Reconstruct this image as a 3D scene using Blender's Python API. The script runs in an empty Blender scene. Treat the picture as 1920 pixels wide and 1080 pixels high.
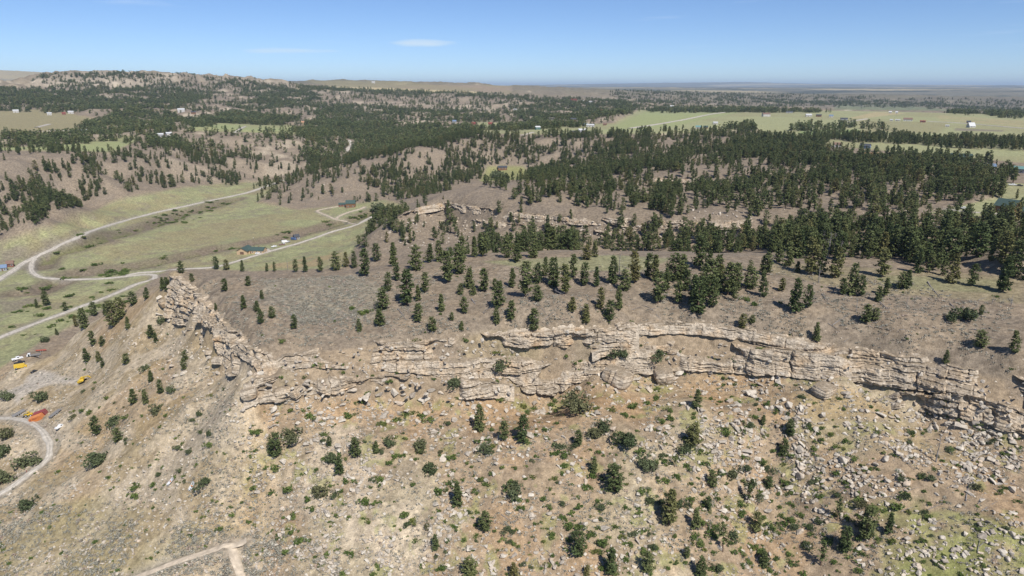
import bpy, bmesh, math, random
import numpy as np
from mathutils import Vector, Matrix

rng = np.random.default_rng(7)
random.seed(7)
R = math.radians
scene = bpy.context.scene
COL = scene.collection

# ------------------------------------------------------------------ camera, sky, sun
CAM_H = 150.0
PITCH = R(16.45)
FPX = 1280.0
cam_d = bpy.data.cameras.new('camera')
cam_d.sensor_width = 36.0
cam_d.lens = 24.0
cam_d.clip_start = 1.0
cam_d.clip_end = 200000.0
cam = bpy.data.objects.new('camera', cam_d)
COL.objects.link(cam)
cam.location = (0, 0, CAM_H)
cam.rotation_euler = (R(90) - PITCH, 0, 0)
scene.camera = cam

SUN_EL = R(50)
SUN_AZ = R(152)            # clockwise from +Y (the viewing direction): behind the camera on the right
sun_from = Vector((math.sin(SUN_AZ) * math.cos(SUN_EL), math.cos(SUN_AZ) * math.cos(SUN_EL), math.sin(SUN_EL)))
world = bpy.data.worlds.new('World')
scene.world = world
world.use_nodes = True
wt = world.node_tree
for n in list(wt.nodes):
    wt.nodes.remove(n)
w_out = wt.nodes.new('ShaderNodeOutputWorld')
w_bg = wt.nodes.new('ShaderNodeBackground')
w_sky = wt.nodes.new('ShaderNodeTexSky')
w_sky.sky_type = 'NISHITA'
w_sky.sun_disc = False
w_sky.sun_elevation = SUN_EL
w_sky.sun_rotation = SUN_AZ
w_sky.altitude = 1200
w_sky.air_density = 0.75
w_sky.dust_density = 0.0
w_sky.ozone_density = 3.0
w_bg.inputs['Strength'].default_value = 0.098
wt.links.new(w_bg.outputs[0], w_out.inputs[0])
# thin streaks of high cloud, from noise stretched along the horizon
tc = wt.nodes.new('ShaderNodeTexCoord')
mp = wt.nodes.new('ShaderNodeMapping')
mp.inputs['Scale'].default_value = (3.0, 3.0, 46.0)
mp.inputs['Location'].default_value = (0.35, 0.2, 0.9)
cn = wt.nodes.new('ShaderNodeTexNoise')
cn.inputs['Scale'].default_value = 1.3
cn.inputs['Detail'].default_value = 7
cn.inputs['Roughness'].default_value = 0.62
cr = wt.nodes.new('ShaderNodeValToRGB')
cr.color_ramp.elements[0].position = 0.60
cr.color_ramp.elements[1].position = 0.86
cr.color_ramp.elements[1].color = (0.5, 0.5, 0.5, 1)
cmix = wt.nodes.new('ShaderNodeMixRGB')
cmix.inputs['Color2'].default_value = (7.5, 8.2, 9.0, 1)
wt.links.new(tc.outputs['Generated'], mp.inputs['Vector'])
wt.links.new(mp.outputs[0], cn.inputs['Vector'])
wt.links.new(cn.outputs['Fac'], cr.inputs[0])
wt.links.new(cr.outputs[0], cmix.inputs['Fac'])
wt.links.new(w_sky.outputs[0], cmix.inputs['Color1'])
# two long thin wisps low over the horizon ahead
sx3 = wt.nodes.new('ShaderNodeSeparateXYZ')
wt.links.new(tc.outputs['Generated'], sx3.inputs[0])


def wm(op, a, b_=None):
    n = wt.nodes.new('ShaderNodeMath')
    n.operation = op
    for i, v in enumerate((a, b_)):
        if v is None:
            continue
        if hasattr(v, 'links'):
            wt.links.new(v, n.inputs[i])
        else:
            n.inputs[i].default_value = v
    return n.outputs[0]


ys = wm('MAXIMUM', sx3.outputs['Y'], 0.05)
wa_, we_ = wm('DIVIDE', sx3.outputs['X'], ys), wm('DIVIDE', sx3.outputs['Z'], ys)
wn = wt.nodes.new('ShaderNodeTexNoise')
wmp = wt.nodes.new('ShaderNodeMapping')
wmp.inputs['Scale'].default_value = (14, 14, 120)
wt.links.new(tc.outputs['Generated'], wmp.inputs['Vector'])
wt.links.new(wmp.outputs[0], wn.inputs['Vector'])
wn.inputs['Scale'].default_value = 1.0
wn.inputs['Detail'].default_value = 6
last = cmix.outputs[0]
for a0, e0, wa0, we0, amt in ((-0.128, 0.0575, 0.058, 0.0056, 0.75), (-0.31, 0.0475, 0.070, 0.0046, 0.5), (0.95, 0.085, 0.09, 0.005, 0.25), (-0.9, 0.05, 0.10, 0.006, 0.3)):
    qa = wm('POWER', wm('DIVIDE', wm('SUBTRACT', wa_, a0), wa0), 2.0)
    qe = wm('POWER', wm('DIVIDE', wm('SUBTRACT', we_, e0), we0), 2.0)
    d_ = wm('SUBTRACT', 1.0, wm('ADD', qa, qe))
    d_ = wm('ADD', d_, wm('MULTIPLY', wm('SUBTRACT', wn.outputs['Fac'], 0.5), 2.2))
    d_ = wm('MULTIPLY', wm('MINIMUM', wm('MAXIMUM', d_, 0.0), 1.0), amt)
    mxc = wt.nodes.new('ShaderNodeMixRGB')
    wt.links.new(d_, mxc.inputs['Fac'])
    wt.links.new(last, mxc.inputs['Color1'])
    mxc.inputs['Color2'].default_value = (8.6, 8.9, 8.4, 1)
    last = mxc.outputs[0]
wb = wt.nodes.new('ShaderNodeMixRGB')     # white balance of the sky light
wb.blend_type = 'MULTIPLY'
wb.inputs['Fac'].default_value = 1.0
wb.inputs['Color2'].default_value = (0.82, 0.925, 1.10, 1)
wt.links.new(last, wb.inputs['Color1'])
wt.links.new(wb.outputs[0], w_bg.inputs['Color'])

sun_d = bpy.data.lights.new('sun', 'SUN')
sun_d.energy = 5.0
sun_d.angle = R(0.53)
sun_d.color = (1.0, 0.955, 0.89)
sun = bpy.data.objects.new('sun', sun_d)
COL.objects.link(sun)
sun.rotation_euler = (-sun_from).to_track_quat('-Z', 'Y').to_euler()

vs = scene.view_settings
vs.view_transform = 'Standard'
vs.look = 'None'
vs.exposure = 0.12
vs.gamma = 1.0
vs.use_curve_mapping = False
scene.render.engine = 'CYCLES'
cy = scene.cycles
cy.max_bounces = 5
cy.diffuse_bounces = 3
cy.glossy_bounces = 2
cy.transmission_bounces = 2
cy.transparent_max_bounces = 6
cy.volume_bounces = 0
cy.caustics_reflective = False
cy.caustics_refractive = False
cy.use_denoising = True

# ------------------------------------------------------------------ small maths helpers
SP, CP = math.sin(PITCH), math.cos(PITCH)


def rays(px, py):
    """pixel of the 1920 x 1080 picture -> azimuth and tangent of elevation"""
    px = np.asarray(px, float)
    py = np.asarray(py, float)
    u = (px - 960) / FPX
    v = (540 - py) / FPX
    yc = CP + v * SP
    zc = -SP + v * CP
    g = np.hypot(u, yc)
    return np.arctan2(u, yc), zc / g


def project(x, y, z):
    dz = np.asarray(z) - CAM_H
    dep = np.maximum(y * CP - dz * SP, 1e-3)
    up = y * SP + dz * CP
    return 960 + FPX * x / dep, 540 - FPX * up / dep, dep


def hash2(ix, iy, seed):
    h = (ix.astype(np.int64) * 374761393 + iy.astype(np.int64) * 668265263 + seed * 982451653) & 0xFFFFFFFF
    h = ((h ^ (h >> 13)) * 1274126177) & 0xFFFFFFFF
    h = h ^ (h >> 16)
    return (h & 0xFFFF) / 65535.0


def vnoise(x, y, seed=0):
    ix = np.floor(x)
    iy = np.floor(y)
    fx = x - ix
    fy = y - iy
    fx = fx * fx * (3 - 2 * fx)
    fy = fy * fy * (3 - 2 * fy)
    a = hash2(ix, iy, seed)
    b = hash2(ix + 1, iy, seed)
    c = hash2(ix, iy + 1, seed)
    d = hash2(ix + 1, iy + 1, seed)
    return (a + (b - a) * fx) * (1 - fy) + (c + (d - c) * fx) * fy


def fbm(x, y, seed=0, octv=4, gain=0.5):
    x = np.asarray(x, float)
    y = np.asarray(y, float)
    s = np.zeros(np.broadcast(x, y).shape)
    a = 1.0
    t = 0.0
    for o in range(octv):
        s += a * vnoise(x * (2 ** o) + 17.3 * o, y * (2 ** o) - 9.1 * o, seed + o)
        t += a
        a *= gain
    return s / t


def ridged(x, y, seed=0, octv=3):
    s = np.zeros(np.shape(x))
    a = 1.0
    t = 0.0
    for o in range(octv):
        n = 1 - np.abs(2 * vnoise(x * (2 ** o), y * (2 ** o), seed + 7 * o) - 1)
        s += a * n
        t += a
        a *= 0.5
    return s / t


def sstep(a, b, x):
    t = np.clip((x - a) / (b - a), 0, 1)
    return t * t * (3 - 2 * t)


def in_poly(px, py, poly):
    inside = np.zeros(np.shape(px), bool)
    n = len(poly)
    j = n - 1
    for i in range(n):
        xi, yi = poly[i]
        xj, yj = poly[j]
        if yi != yj:
            c = ((yi > py) != (yj > py)) & (px < (xj - xi) * (py - yi) / (yj - yi) + xi)
            inside ^= c
        j = i
    return inside


# ------------------------------------------------------------------ the lie of the land: known points
# ('z', px, py, height), ('r', px, py, ground distance), ('h', px, distance, height) for ground hidden from here
CPTS = []


def Z(*l):
    CPTS.extend(('z',) + t for t in l)


def RR(*l):
    CPTS.extend(('r',) + t for t in l)


def HH(*l):
    CPTS.extend(('h',) + t for t in l)


# foreground slope
HH((-300, 65, -20), (200, 65, -16), (600, 65, -12), (1000, 65, -10), (1500, 65, -10), (2200, 65, -6))
Z((-250, 1080, 0), (0, 1080, 5), (250, 1080, 13), (480, 1080, 20), (700, 1080, 24), (960, 1080, 26), (1200, 1080, 26.5),
  (1330, 1080, 25), (1450, 1080, 21), (1560, 1080, 24), (1700, 1080, 29), (1920, 1080, 34), (2200, 1080, 37))
Z((0, 990, 6), (200, 990, 15), (450, 980, 25), (700, 980, 31), (960, 980, 32.5), (1200, 980, 33), (1340, 985, 31), (1440, 990, 27),
  (1560, 990, 31.5), (1700, 980, 36), (1900, 980, 41))
Z((0, 900, 6.5), (100, 900, 12), (250, 900, 23.5), (450, 900, 33.5), (700, 900, 37.5), (960, 900, 38), (1200, 900, 39), (1350, 890, 37.5), (1450, 890, 35),
  (1560, 890, 38.5), (1700, 890, 43), (1900, 890, 47))
Z((0, 840, 8), (200, 830, 21), (350, 820, 35), (500, 820, 43), (700, 820, 44), (960, 810, 45), (1200, 800, 46.5), (1400, 800, 47.5), (1470, 800, 46.5), (1650, 800, 50))
Z((0, 785, 9), (75, 786, 12), (95, 838, 11.5), (60, 880, 9), (160, 760, 22), (260, 760, 35), (350, 760, 44), (430, 760, 51.5), (1100, 760, 49), (1300, 750, 51), (1500, 750, 53))
# west slope and its shoulder
Z((0, 690, 8), (60, 655, 14), (150, 605, 27), (230, 567, 39), (290, 540, 50))
Z((30, 690, 10), (80, 712, 12.5), (40, 735, 11), (120, 712, 15), (160, 715, 20), (100, 680, 13.5), (200, 650, 31), (250, 640, 40), (200, 700, 27), (280, 690, 38), (350, 700, 46))
HH((-300, 330, 0), (-150, 420, 0), (0, 430, 0), (60, 450, 0), (150, 455, 0), (230, 480, 0), (300, 500, 1), (360, 520, 3))
# mesa top
Z((560, 513, 70), (640, 508, 70.5), (700, 502, 71), (800, 488, 72), (900, 477, 73), (1000, 472, 74), (1150, 470, 75), (1300, 472, 75.5), (1400, 478, 76),
  (1550, 485, 77), (1700, 492, 78), (1820, 505, 79), (1920, 515, 80), (2150, 540, 82))
Z((440, 515, 68.5), (380, 520, 67.6), (500, 560, 67.6), (600, 580, 67.8), (750, 560, 70), (900, 560, 70.8), (1050, 550, 71.6), (1200, 550, 72.4), (1350, 555, 73), (1500, 560, 73.6),
  (1700, 575, 74.8), (1850, 600, 75), (2050, 640, 75), (700, 615, 66.5), (900, 600, 68.6), (1100, 595, 69.8), (1300, 590, 70.4), (1500, 605, 70.6), (1700, 630, 71.4), (1900, 670, 71))
# the draw behind the mesa
HH((450, 345, 40), (560, 350, 50), (560, 430, 8), (640, 350, 55), (640, 450, 10), (700, 380, 52), (700, 480, 18), (800, 390, 50), (800, 490, 28), (900, 400, 48), (900, 480, 30), (1000, 390, 52), (1000, 460, 33),
   (1150, 390, 54), (1150, 440, 38), (1300, 370, 60), (1300, 420, 46), (1450, 370, 66), (1600, 360, 72), (1800, 350, 76), (2100, 340, 80))
RR((930, 445, 560), (850, 440, 590), (1000, 448, 520), (1100, 440, 505), (1300, 440, 462), (1500, 445, 420), (1700, 450, 380), (1900, 465, 330))
# valley floor
Z((0, 632, 0), (50, 613, 0), (100, 593, 0), (200, 557, 0), (280, 525, 0), (0, 560, 0), (0, 523, 0), (62, 487, 0), (150, 440, 1), (280, 402, 2), (420, 371, 4), (100, 540, -1),
  (200, 500, 0), (300, 460, 0.5), (400, 430, 1.5), (500, 410, 3), (600, 400, 5), (440, 492, 1), (560, 455, 2), (680, 415, 4), (720, 401, 6), (560, 480, 1), (640, 450, 3), (658, 387, 7), (700, 385, 9),
  (0, 470, 1), (60, 440, 2), (740, 395, 9))
HH((-300, 600, 0), (-300, 800, 4))
# second mesa
Z((840, 353, 53), (900, 352, 52), (1000, 372, 52), (1000, 347, 50), (1100, 395, 51), (1100, 360, 55), (1300, 395, 58), (1300, 360, 60), (1500, 380, 65), (1500, 350, 67), (1700, 400, 71), (1700, 360, 72),
  (1890, 388, 71), (1900, 430, 74), (1800, 395, 70), (2100, 420, 76), (1200, 330, 60), (1300, 315, 62), (1500, 320, 68), (1700, 330, 72), (1900, 340, 74), (1500, 290, 70), (1700, 292, 72), (1900, 300, 73))
RR((700, 450, 655), (660, 470, 600), (735, 430, 668), (760, 415, 655), (740, 400, 720), (780, 375, 720))
HH((780, 760, 22), (840, 780, 30), (900, 860, 28), (1000, 880, 36), (860, 950, 20))
Z((940, 325, 22), (905, 330, 21), (850, 332, 22), (980, 322, 25), (1030, 318, 33), (1100, 308, 45), (1200, 300, 58))
# hill with the sandy nose in the middle, its crest carries the forest
Z((600, 377, 5), (540, 380, 5), (480, 375, 5), (650, 335, 26), (620, 317, 30), (700, 300, 42), (760, 288, 52), (800, 278, 60), (900, 256, 70), (1000, 251, 72), (1100, 252, 72), (1200, 255, 72.5), (1400, 252, 75))
Z((700, 350, 18), (780, 345, 18), (800, 310, 38), (900, 300, 38))
HH((620, 1180, 22), (700, 1200, 30), (800, 1300, 45))
# right hand plateau
Z((1100, 242, 74), (1200, 235, 75), (1200, 215, 78), (1300, 222, 77.5), (1450, 215, 78), (1500, 226, 77), (1600, 252, 75), (1800, 270, 74), (1900, 245, 76), (1600, 212, 77), (1750, 212, 76.5), (1900, 218, 76), (1000, 240, 73), (2100, 250, 76))
HH((1300, 2500, 72), (1500, 2700, 70), (1700, 2700, 68), (1900, 2600, 68), (2100, 2600, 70), (1400, 3600, 45), (1600, 4000, 38), (1750, 4000, 36), (1900, 3900, 34), (2100, 3900, 36), (1300, 3300, 60), (1200, 3000, 72))
HH((1500, 5000, 92), (1700, 5300, 92), (1900, 5600, 80), (1300, 4700, 95), (2100, 5600, 80), (1500, 4600, 55), (1700, 4800, 50), (1900, 5000, 40))
HH((1500, 7000, 55), (1700, 7200, 45), (1900, 7400, 40), (1300, 7500, 80), (1600, 9500, 98), (1900, 9500, 90), (1300, 9500, 110), (1100, 9500, 118))
HH((900, 14000, 130), (1200, 14000, 128), (1500, 14000, 112), (1900, 14000, 106), (2100, 14000, 106), (900, 25000, 150), (1300, 25000, 140), (1700, 25000, 125), (2100, 25000, 120))
for _px in range(-300, 2300, 200):
    HH((_px, 45000, 140), (_px, 60000, 120))
HH((1250, 30000, 290), (1400, 30000, 310), (1520, 30000, 240), (1900, 30000, 190), (1880, 22000, 150))
# left hand hills
Z((0, 445, 3), (130, 400, 4), (210, 372, 5), (330, 356, 5), (440, 346, 6), (490, 331, 10), (540, 326, 12), (520, 345, 7), (450, 362, 5))
RR((30, 302, 1000), (0, 330, 930), (100, 350, 850), (40, 380, 780), (150, 290, 1060), (250, 291, 1130), (250, 330, 1060), (180, 330, 1000), (330, 300, 1160), (330, 330, 1085), (400, 310, 1200), (430, 330, 1130))
RR((100, 283, 1200), (180, 277, 1270), (220, 263, 1450), (300, 255, 1500), (330, 268, 1350), (0, 275, 1250), (60, 262, 1420))
RR((460, 247, 1580), (420, 232, 1900), (540, 244, 1650), (380, 240, 1700), (480, 262, 1400), (560, 266, 1360), (600, 300, 1240), (450, 300, 1230), (520, 300, 1230), (600, 262, 1500))
Z((655, 290, 20), (650, 270, 25), (635, 305, 17), (700, 262, 33), (680, 250, 38))
RR((700, 240, 1950), (760, 236, 1900), (830, 240, 1700), (900, 238, 1850), (800, 258, 1450), (60, 240, 1700), (60, 216, 2200), (150, 246, 1650), (200, 235, 1850), (0, 250, 1600), (300, 225, 2000), (230, 210, 2250))
RR((300, 192, 2850), (100, 200, 2500), (0, 200, 2500), (200, 195, 2700), (400, 200, 2600), (500, 195, 2700), (600, 215, 2350), (700, 218, 2350), (850, 226, 2080), (560, 225, 2150), (430, 218, 2250))
RR((100, 140, 3600), (60, 152, 3500), (170, 137, 3600), (250, 139, 3550), (330, 141, 3500), (380, 146, 3600), (450, 148, 3650), (520, 154, 3650), (560, 162, 3600), (0, 160, 3300), (-150, 165, 3300),
   (100, 162, 3350), (200, 160, 3350), (300, 160, 3350), (420, 172, 3250), (100, 178, 3000), (250, 178, 3050), (400, 185, 2900))
HH((100, 4200, 150), (300, 4200, 150), (-100, 4000, 110), (0, 5000, 100), (450, 4300, 165), (-150, 7000, 90), (100, 8000, 100))
HH((-300, 11000, 350), (-100, 11000, 345), (40, 11000, 330), (150, 11000, 285), (260, 11000, 230), (400, 11000, 170), (600, 11000, 150), (100, 16000, 150))
RR((600, 163, 4300), (700, 168, 3900), (560, 170, 3700), (620, 158, 4800), (700, 151, 5600), (620, 150, 5600), (800, 158, 5600), (780, 170, 4000), (860, 154, 4300), (840, 162, 4200), (890, 163, 4200),
   (650, 172, 3500), (700, 185, 3100), (750, 172, 3500), (850, 181, 3250), (850, 198, 2700), (700, 200, 2750), (1000, 200, 2600), (1000, 181, 3500), (1000, 167, 6000), (930, 185, 3000), (930, 205, 2500), (950, 222, 2150), (1050, 215, 2300), (1100, 226, 2000),
   (1100, 205, 2650), (1100, 185, 3800), (1150, 195, 3100), (1300, 182, 4300), (560, 190, 2900), (640, 195, 2850), (620, 178, 3300))

# ------------------------------------------------------------------ cliffs: a rim line and a foot line in the picture
CLIFFS = {}


def cliff_lines(name, rim, foot, batter, after=None, gap=5.0):
    """rim: (px, py[, z]); without z the rim stands `gap` metres nearer than the foot of the cliff `after`"""
    xs = np.arange(rim[0][0], rim[-1][0] + 1, 2.0)
    ry = np.interp(xs, [p[0] for p in rim], [p[1] for p in rim])
    fy = np.interp(xs, [p[0] for p in foot], [p[1] for p in foot])
    az, te = rays(xs, ry)
    if after is None:
        rz = np.interp(xs, [p[0] for p in rim], [p[2] for p in rim])
        rr = (rz - CAM_H) / te
    else:
        o = CLIFFS[after]
        rr = np.interp(xs, o['xs'], o['fr']) - gap
        rz = CAM_H + rr * te
    azf, tef = rays(xs, fy)
    fr = rr - batter
    fz = CAM_H + fr * tef
    rim3 = np.stack([rr * np.sin(az), rr * np.cos(az), rz], 1)
    foot3 = np.stack([fr * np.sin(azf), fr * np.cos(azf), fz], 1)
    CLIFFS[name] = dict(xs=xs, fr=fr, rr=rr, rim=rim3, foot=foot3)
    n = len(xs)
    for i in range(0, n, max(1, int(16 / 2))):
        for p, back in ((rim3[i], 2.2), (foot3[i], 1.6)):
            r = math.hypot(p[0], p[1])
            CPTS.append(('w', p[0] * (1 + back / r), p[1] * (1 + back / r), p[2] - (0.5 if p is rim3[i] else 0.8)))


cliff_lines('nose', [(318, 512, 67.3), (345, 532, 66.9), (365, 548, 66.4), (385, 570, 66), (405, 594, 65.5), (430, 616, 65), (456, 645, 64.2), (484, 668, 63.6), (520, 668, 63.2)],
            [(318, 588), (345, 602), (365, 615), (385, 645), (405, 668), (430, 688), (456, 700), (484, 706), (520, 700)], 6.0)
cliff_lines('front', [(512, 668, 63.2), (560, 663, 63.3), (640, 655, 63.8), (700, 642, 64.8), (780, 640, 65), (850, 640, 65.2), (905, 630, 65.8), (960, 624, 66.2), (1060, 618, 67), (1150, 611, 67.6), (1200, 608, 67.8)],
            [(512, 698), (560, 684), (640, 684), (700, 692), (780, 692), (830, 700), (900, 704), (955, 704), (985, 730), (1040, 735), (1075, 715), (1120, 700), (1160, 690), (1200, 676)], 5.5)
cliff_lines('lower_left', [(455, 714), (480, 704), (520, 708), (585, 706), (640, 713), (700, 714), (760, 710), (830, 712), (900, 714), (965, 716)],
            [(455, 752), (480, 746), (520, 746), (585, 738), (640, 742), (700, 745), (760, 748), (830, 744), (900, 738), (965, 738)], 2.5, after='front', gap=3.5)
cliff_lines('upper_right', [(1120, 613, 67.3), (1190, 607, 67.6), (1240, 604, 67.8), (1330, 607, 67.8), (1400, 618, 67.4), (1450, 629, 66.8), (1500, 638, 66.2), (1560, 650, 65.6), (1600, 655, 65.6)],
            [(1120, 630), (1190, 622), (1240, 620), (1330, 622), (1400, 634), (1450, 645), (1500, 655), (1560, 668), (1600, 672)], 1.5)
cliff_lines('main_right', [(1110, 652), (1150, 645), (1190, 640), (1250, 634), (1330, 642), (1400, 652), (1450, 654), (1500, 660), (1560, 668), (1600, 674)],
            [(1110, 704), (1150, 700), (1190, 696), (1250, 692), (1330, 690), (1400, 696), (1450, 697), (1500, 702), (1560, 707), (1600, 711)], 4.0, after='upper_right', gap=3.0)
cliff_lines('far_right', [(1556, 655, 65.2), (1620, 657, 65.6), (1680, 668, 65.8), (1740, 676, 66), (1800, 692, 66), (1860, 704, 66), (1920, 716, 66), (2040, 745, 66)],
            [(1556, 707), (1620, 713), (1680, 720), (1740, 722), (1800, 726), (1860, 738), (1920, 756), (2040, 790)], 4.5)
cliff_lines('lower_right', [(1660, 738), (1720, 737), (1760, 740), (1800, 736), (1860, 752), (1920, 772), (2020, 800)],
            [(1660, 752), (1720, 766), (1760, 770), (1800, 778), (1860, 792), (1920, 808), (2020, 835)], 2.5, after='far_right', gap=3.0)
cliff_lines('second_mesa', [(752, 402, 40.5), (790, 387, 42.5), (830, 379, 45), (880, 386, 46), (930, 393, 47), (1000, 401, 48), (1100, 407, 50.5), (1200, 412, 53), (1300, 415, 56), (1420, 415, 59.5)],
            [(752, 411), (790, 398), (830, 391), (880, 397), (930, 405), (1000, 413), (1100, 419), (1200, 424), (1300, 427), (1420, 427)], 3.5)
cliff_lines('second_mesa_low', [(800, 402), (860, 409), (930, 416), (1000, 424), (1100, 431), (1200, 436), (1320, 439)],
            [(800, 410), (860, 418), (930, 425), (1000, 433), (1100, 440), (1200, 444), (1320, 446)], 3.0, after='second_mesa', gap=7.0)
cliff_lines('second_mesa_back', [(1000, 331, 53), (1060, 333, 54), (1130, 336, 56), (1250, 334, 60), (1400, 340, 63)],
            [(1000, 338), (1060, 341), (1130, 343), (1250, 340), (1400, 346)], 3.0)

# ------------------------------------------------------------------ height field on a fan-shaped grid
TH = np.linspace(R(-49), R(49), 780)
rl = [62.0]
while rl[-1] < 70000:
    r = rl[-1]
    if r < 130:
        d = 1.1
    elif r < 262:
        d = 0.42
    elif r < 5200:
        d = max(0.42, 0.42 + (r - 262) * 0.0041) if r < 1200 else r * 0.0036
    else:
        d = r * 0.02
    rl.append(r + d)
RG = np.array(rl)
NR, NT = len(RG), len(TH)

cx, cyy, cz, cl = [], [], [], []
for c in CPTS:
    if c[0] == 'w':
        r = math.hypot(c[1], c[2])
        cx.append(math.atan2(c[1], c[2]))
        cyy.append(math.log(r))
        cz.append(c[3])
        cl.append(1e-5)
        continue
    if c[0] == 'h':
        az, _ = rays(c[1], 165.0)
        cx.append(float(az))
        cyy.append(math.log(c[2]))
        cz.append(c[3])
        cl.append(0.004)
        continue
    az, te = rays(c[1], c[2])
    if c[0] == 'z':
        r = (c[3] - CAM_H) / te
        z = c[3]
    else:
        r = c[3]
        z = CAM_H + r * te
    cx.append(float(az))
    cyy.append(math.log(float(r)))
    cz.append(float(z))
    cl.append(0.001 if r < 420 else 0.010)
cx, cyy, cz, cl = map(np.array, (cx, cyy, cz, cl))
# drop points that nearly coincide
keep = []
for i in range(len(cx)):
    if all((cx[i] - cx[j]) ** 2 + (cyy[i] - cyy[j]) ** 2 > 2.5e-5 for j in keep):
        keep.append(i)
cx, cyy, cz, cl = cx[keep], cyy[keep], cz[keep], cl[keep]
EPS2 = 0.004 ** 2


def kern(ax, ay):
    return np.sqrt((ax[..., None] - cx) ** 2 + (ay[..., None] - cyy) ** 2 + EPS2)


NC = len(cx)
A = np.zeros((NC + 3, NC + 3))
A[:NC, :NC] = kern(cx, cyy)
A[:NC, NC] = 1
A[:NC, NC + 1] = cx
A[:NC, NC + 2] = cyy
A[NC:, :NC] = A[:NC, NC:].T
A[:NC, :NC] -= np.diag(cl)
sol = np.linalg.solve(A, np.concatenate([cz, [0, 0, 0]]))
ZG = np.zeros((NR, NT))
LR = np.log(RG)
th32 = TH.astype(np.float32)
cx32, cy32 = cx.astype(np.float32), cyy.astype(np.float32)
w32 = sol[:NC].astype(np.float32)
dth2 = (th32[:, None] - cx32[None]) ** 2 + np.float32(EPS2)
for i in range(NR):
    k = np.sqrt(dth2 + ((np.float32(LR[i]) - cy32) ** 2)[None])
    ZG[i] = k @ w32 + sol[NC] + sol[NC + 1] * TH + sol[NC + 2] * LR[i]
XG = RG[:, None] * np.sin(TH)[None]
YG = RG[:, None] * np.cos(TH)[None]
PX, PY, _ = project(XG, YG, ZG)
RRG = np.repeat(RG[:, None], NT, 1)

FLAT = [  # smooth ground: meadows, valley floor, yards (picture outline, nearest, farthest)
    ([(-400, 700), (0, 690), (60, 650), (150, 600), (230, 562), (320, 500), (480, 508), (640, 502), (700, 410), (770, 390), (720, 375), (560, 395), (480, 380), (530, 340), (440, 343), (330, 354), (215, 378), (150, 410), (0, 455), (-400, 480)], 370, 1150),
    ([(-200, 280), (100, 282), (210, 285), (260, 262), (240, 255), (140, 268), (60, 275)], 1150, 1600),
    ([(-200, 255), (150, 248), (230, 236), (100, 205), (-200, 210)], 1400, 2600),
    ([(350, 245), (570, 252), (570, 238), (440, 222), (360, 235)], 1450, 2200),
    ([(880, 250), (1000, 252), (1300, 250), (1420, 240), (1420, 262), (1920, 305), (2300, 320), (2300, 205), (1600, 205), (1200, 205), (1150, 232), (1000, 232), (900, 228)], 750, 2900),
    ([(1740, 400), (1920, 410), (2100, 420), (2100, 330), (1860, 335), (1870, 370)], 380, 700),
    ([(900, 340), (1000, 335), (980, 312), (915, 312)], 950, 1200),
    ([(545, 172), (800, 190), (960, 200), (960, 160), (545, 158)], 3400, 6500),
]
flat = np.zeros_like(ZG)
for poly, r0, r1 in FLAT:
    sel = in_poly(PX, PY, poly) & (RRG > r0) & (RRG < r1)
    flat[sel] = 1.0


def blur(a, n):
    for _ in range(n):
        b = a.copy()
        b[1:] += a[:-1]
        b[:-1] += a[1:]
        b[:, 1:] += a[:, :-1]
        b[:, :-1] += a[:, 1:]
        a = b / 5.0
    return a


flat = blur(flat, 6)
near = 1 - sstep(240, 420, RRG)
mid = sstep(260, 480, RRG)
far = sstep(650, 1200, RRG)
nz = np.zeros_like(ZG)
nz += near * ((fbm(XG / 26, YG / 26, 1, 4) - 0.5) * 4.0 * (1 - np.exp(-((RRG - 214) / 26) ** 2) * 0.75) + (fbm(XG / 3.2, YG / 3.2, 5, 3) - 0.5) * 0.75)
# rills running down the west slope and the talus
nz += near * (ridged((XG + 0.55 * YG) / 21, (YG - 0.4 * XG) / 70, 91, 2) - 0.5) * 2.2 * (1 - sstep(200, 215, RRG) * (1 - sstep(-140, -120, -XG - 250)))
nz += mid * (1 - flat) * ((fbm(XG / 60, YG / 60, 11, 4) - 0.5) * 9.0 + (fbm(XG / 9, YG / 9, 15, 3) - 0.5) * 1.8)
nz += far * (1 - flat) * (ridged(XG / 170, YG / 170, 21, 4) - 0.55) * 30 * (1 - sstep(5200, 9000, RRG)) * sstep(800, 1700, RRG)
nz += far * (1 - flat) * (ridged(XG / 62, YG / 62, 26, 3) - 0.55) * 11 * (1 - sstep(4200, 5600, RRG))
nz += np.exp(-((RRG - 3450) / 230) ** 2) * (1 - sstep(-0.32, -0.2, TH))[None] * (ridged(XG / 75, YG / 190, 27, 3) - 0.5) * 42
nz += sstep(5200, 9000, RRG) * (ridged(XG / 1500, YG / 700, 31, 4) - 0.5) * 34
nz += mid * flat * (fbm(XG / 35, YG / 35, 41, 3) - 0.5) * 1.2
ZB = ZG.copy()
ZG = ZG + nz

# creek cut in the valley
GULLY = [[(40, 548), (75, 545), (110, 530), (140, 512), (200, 508), (250, 500), (300, 490), (340, 482), (420, 465), (520, 447), (600, 428), (645, 416), (700, 398)],
         [(78, 500), (90, 480), (130, 466), (170, 452), (230, 436), (300, 417), (340, 401), (400, 386), (440, 374)]]


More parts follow.
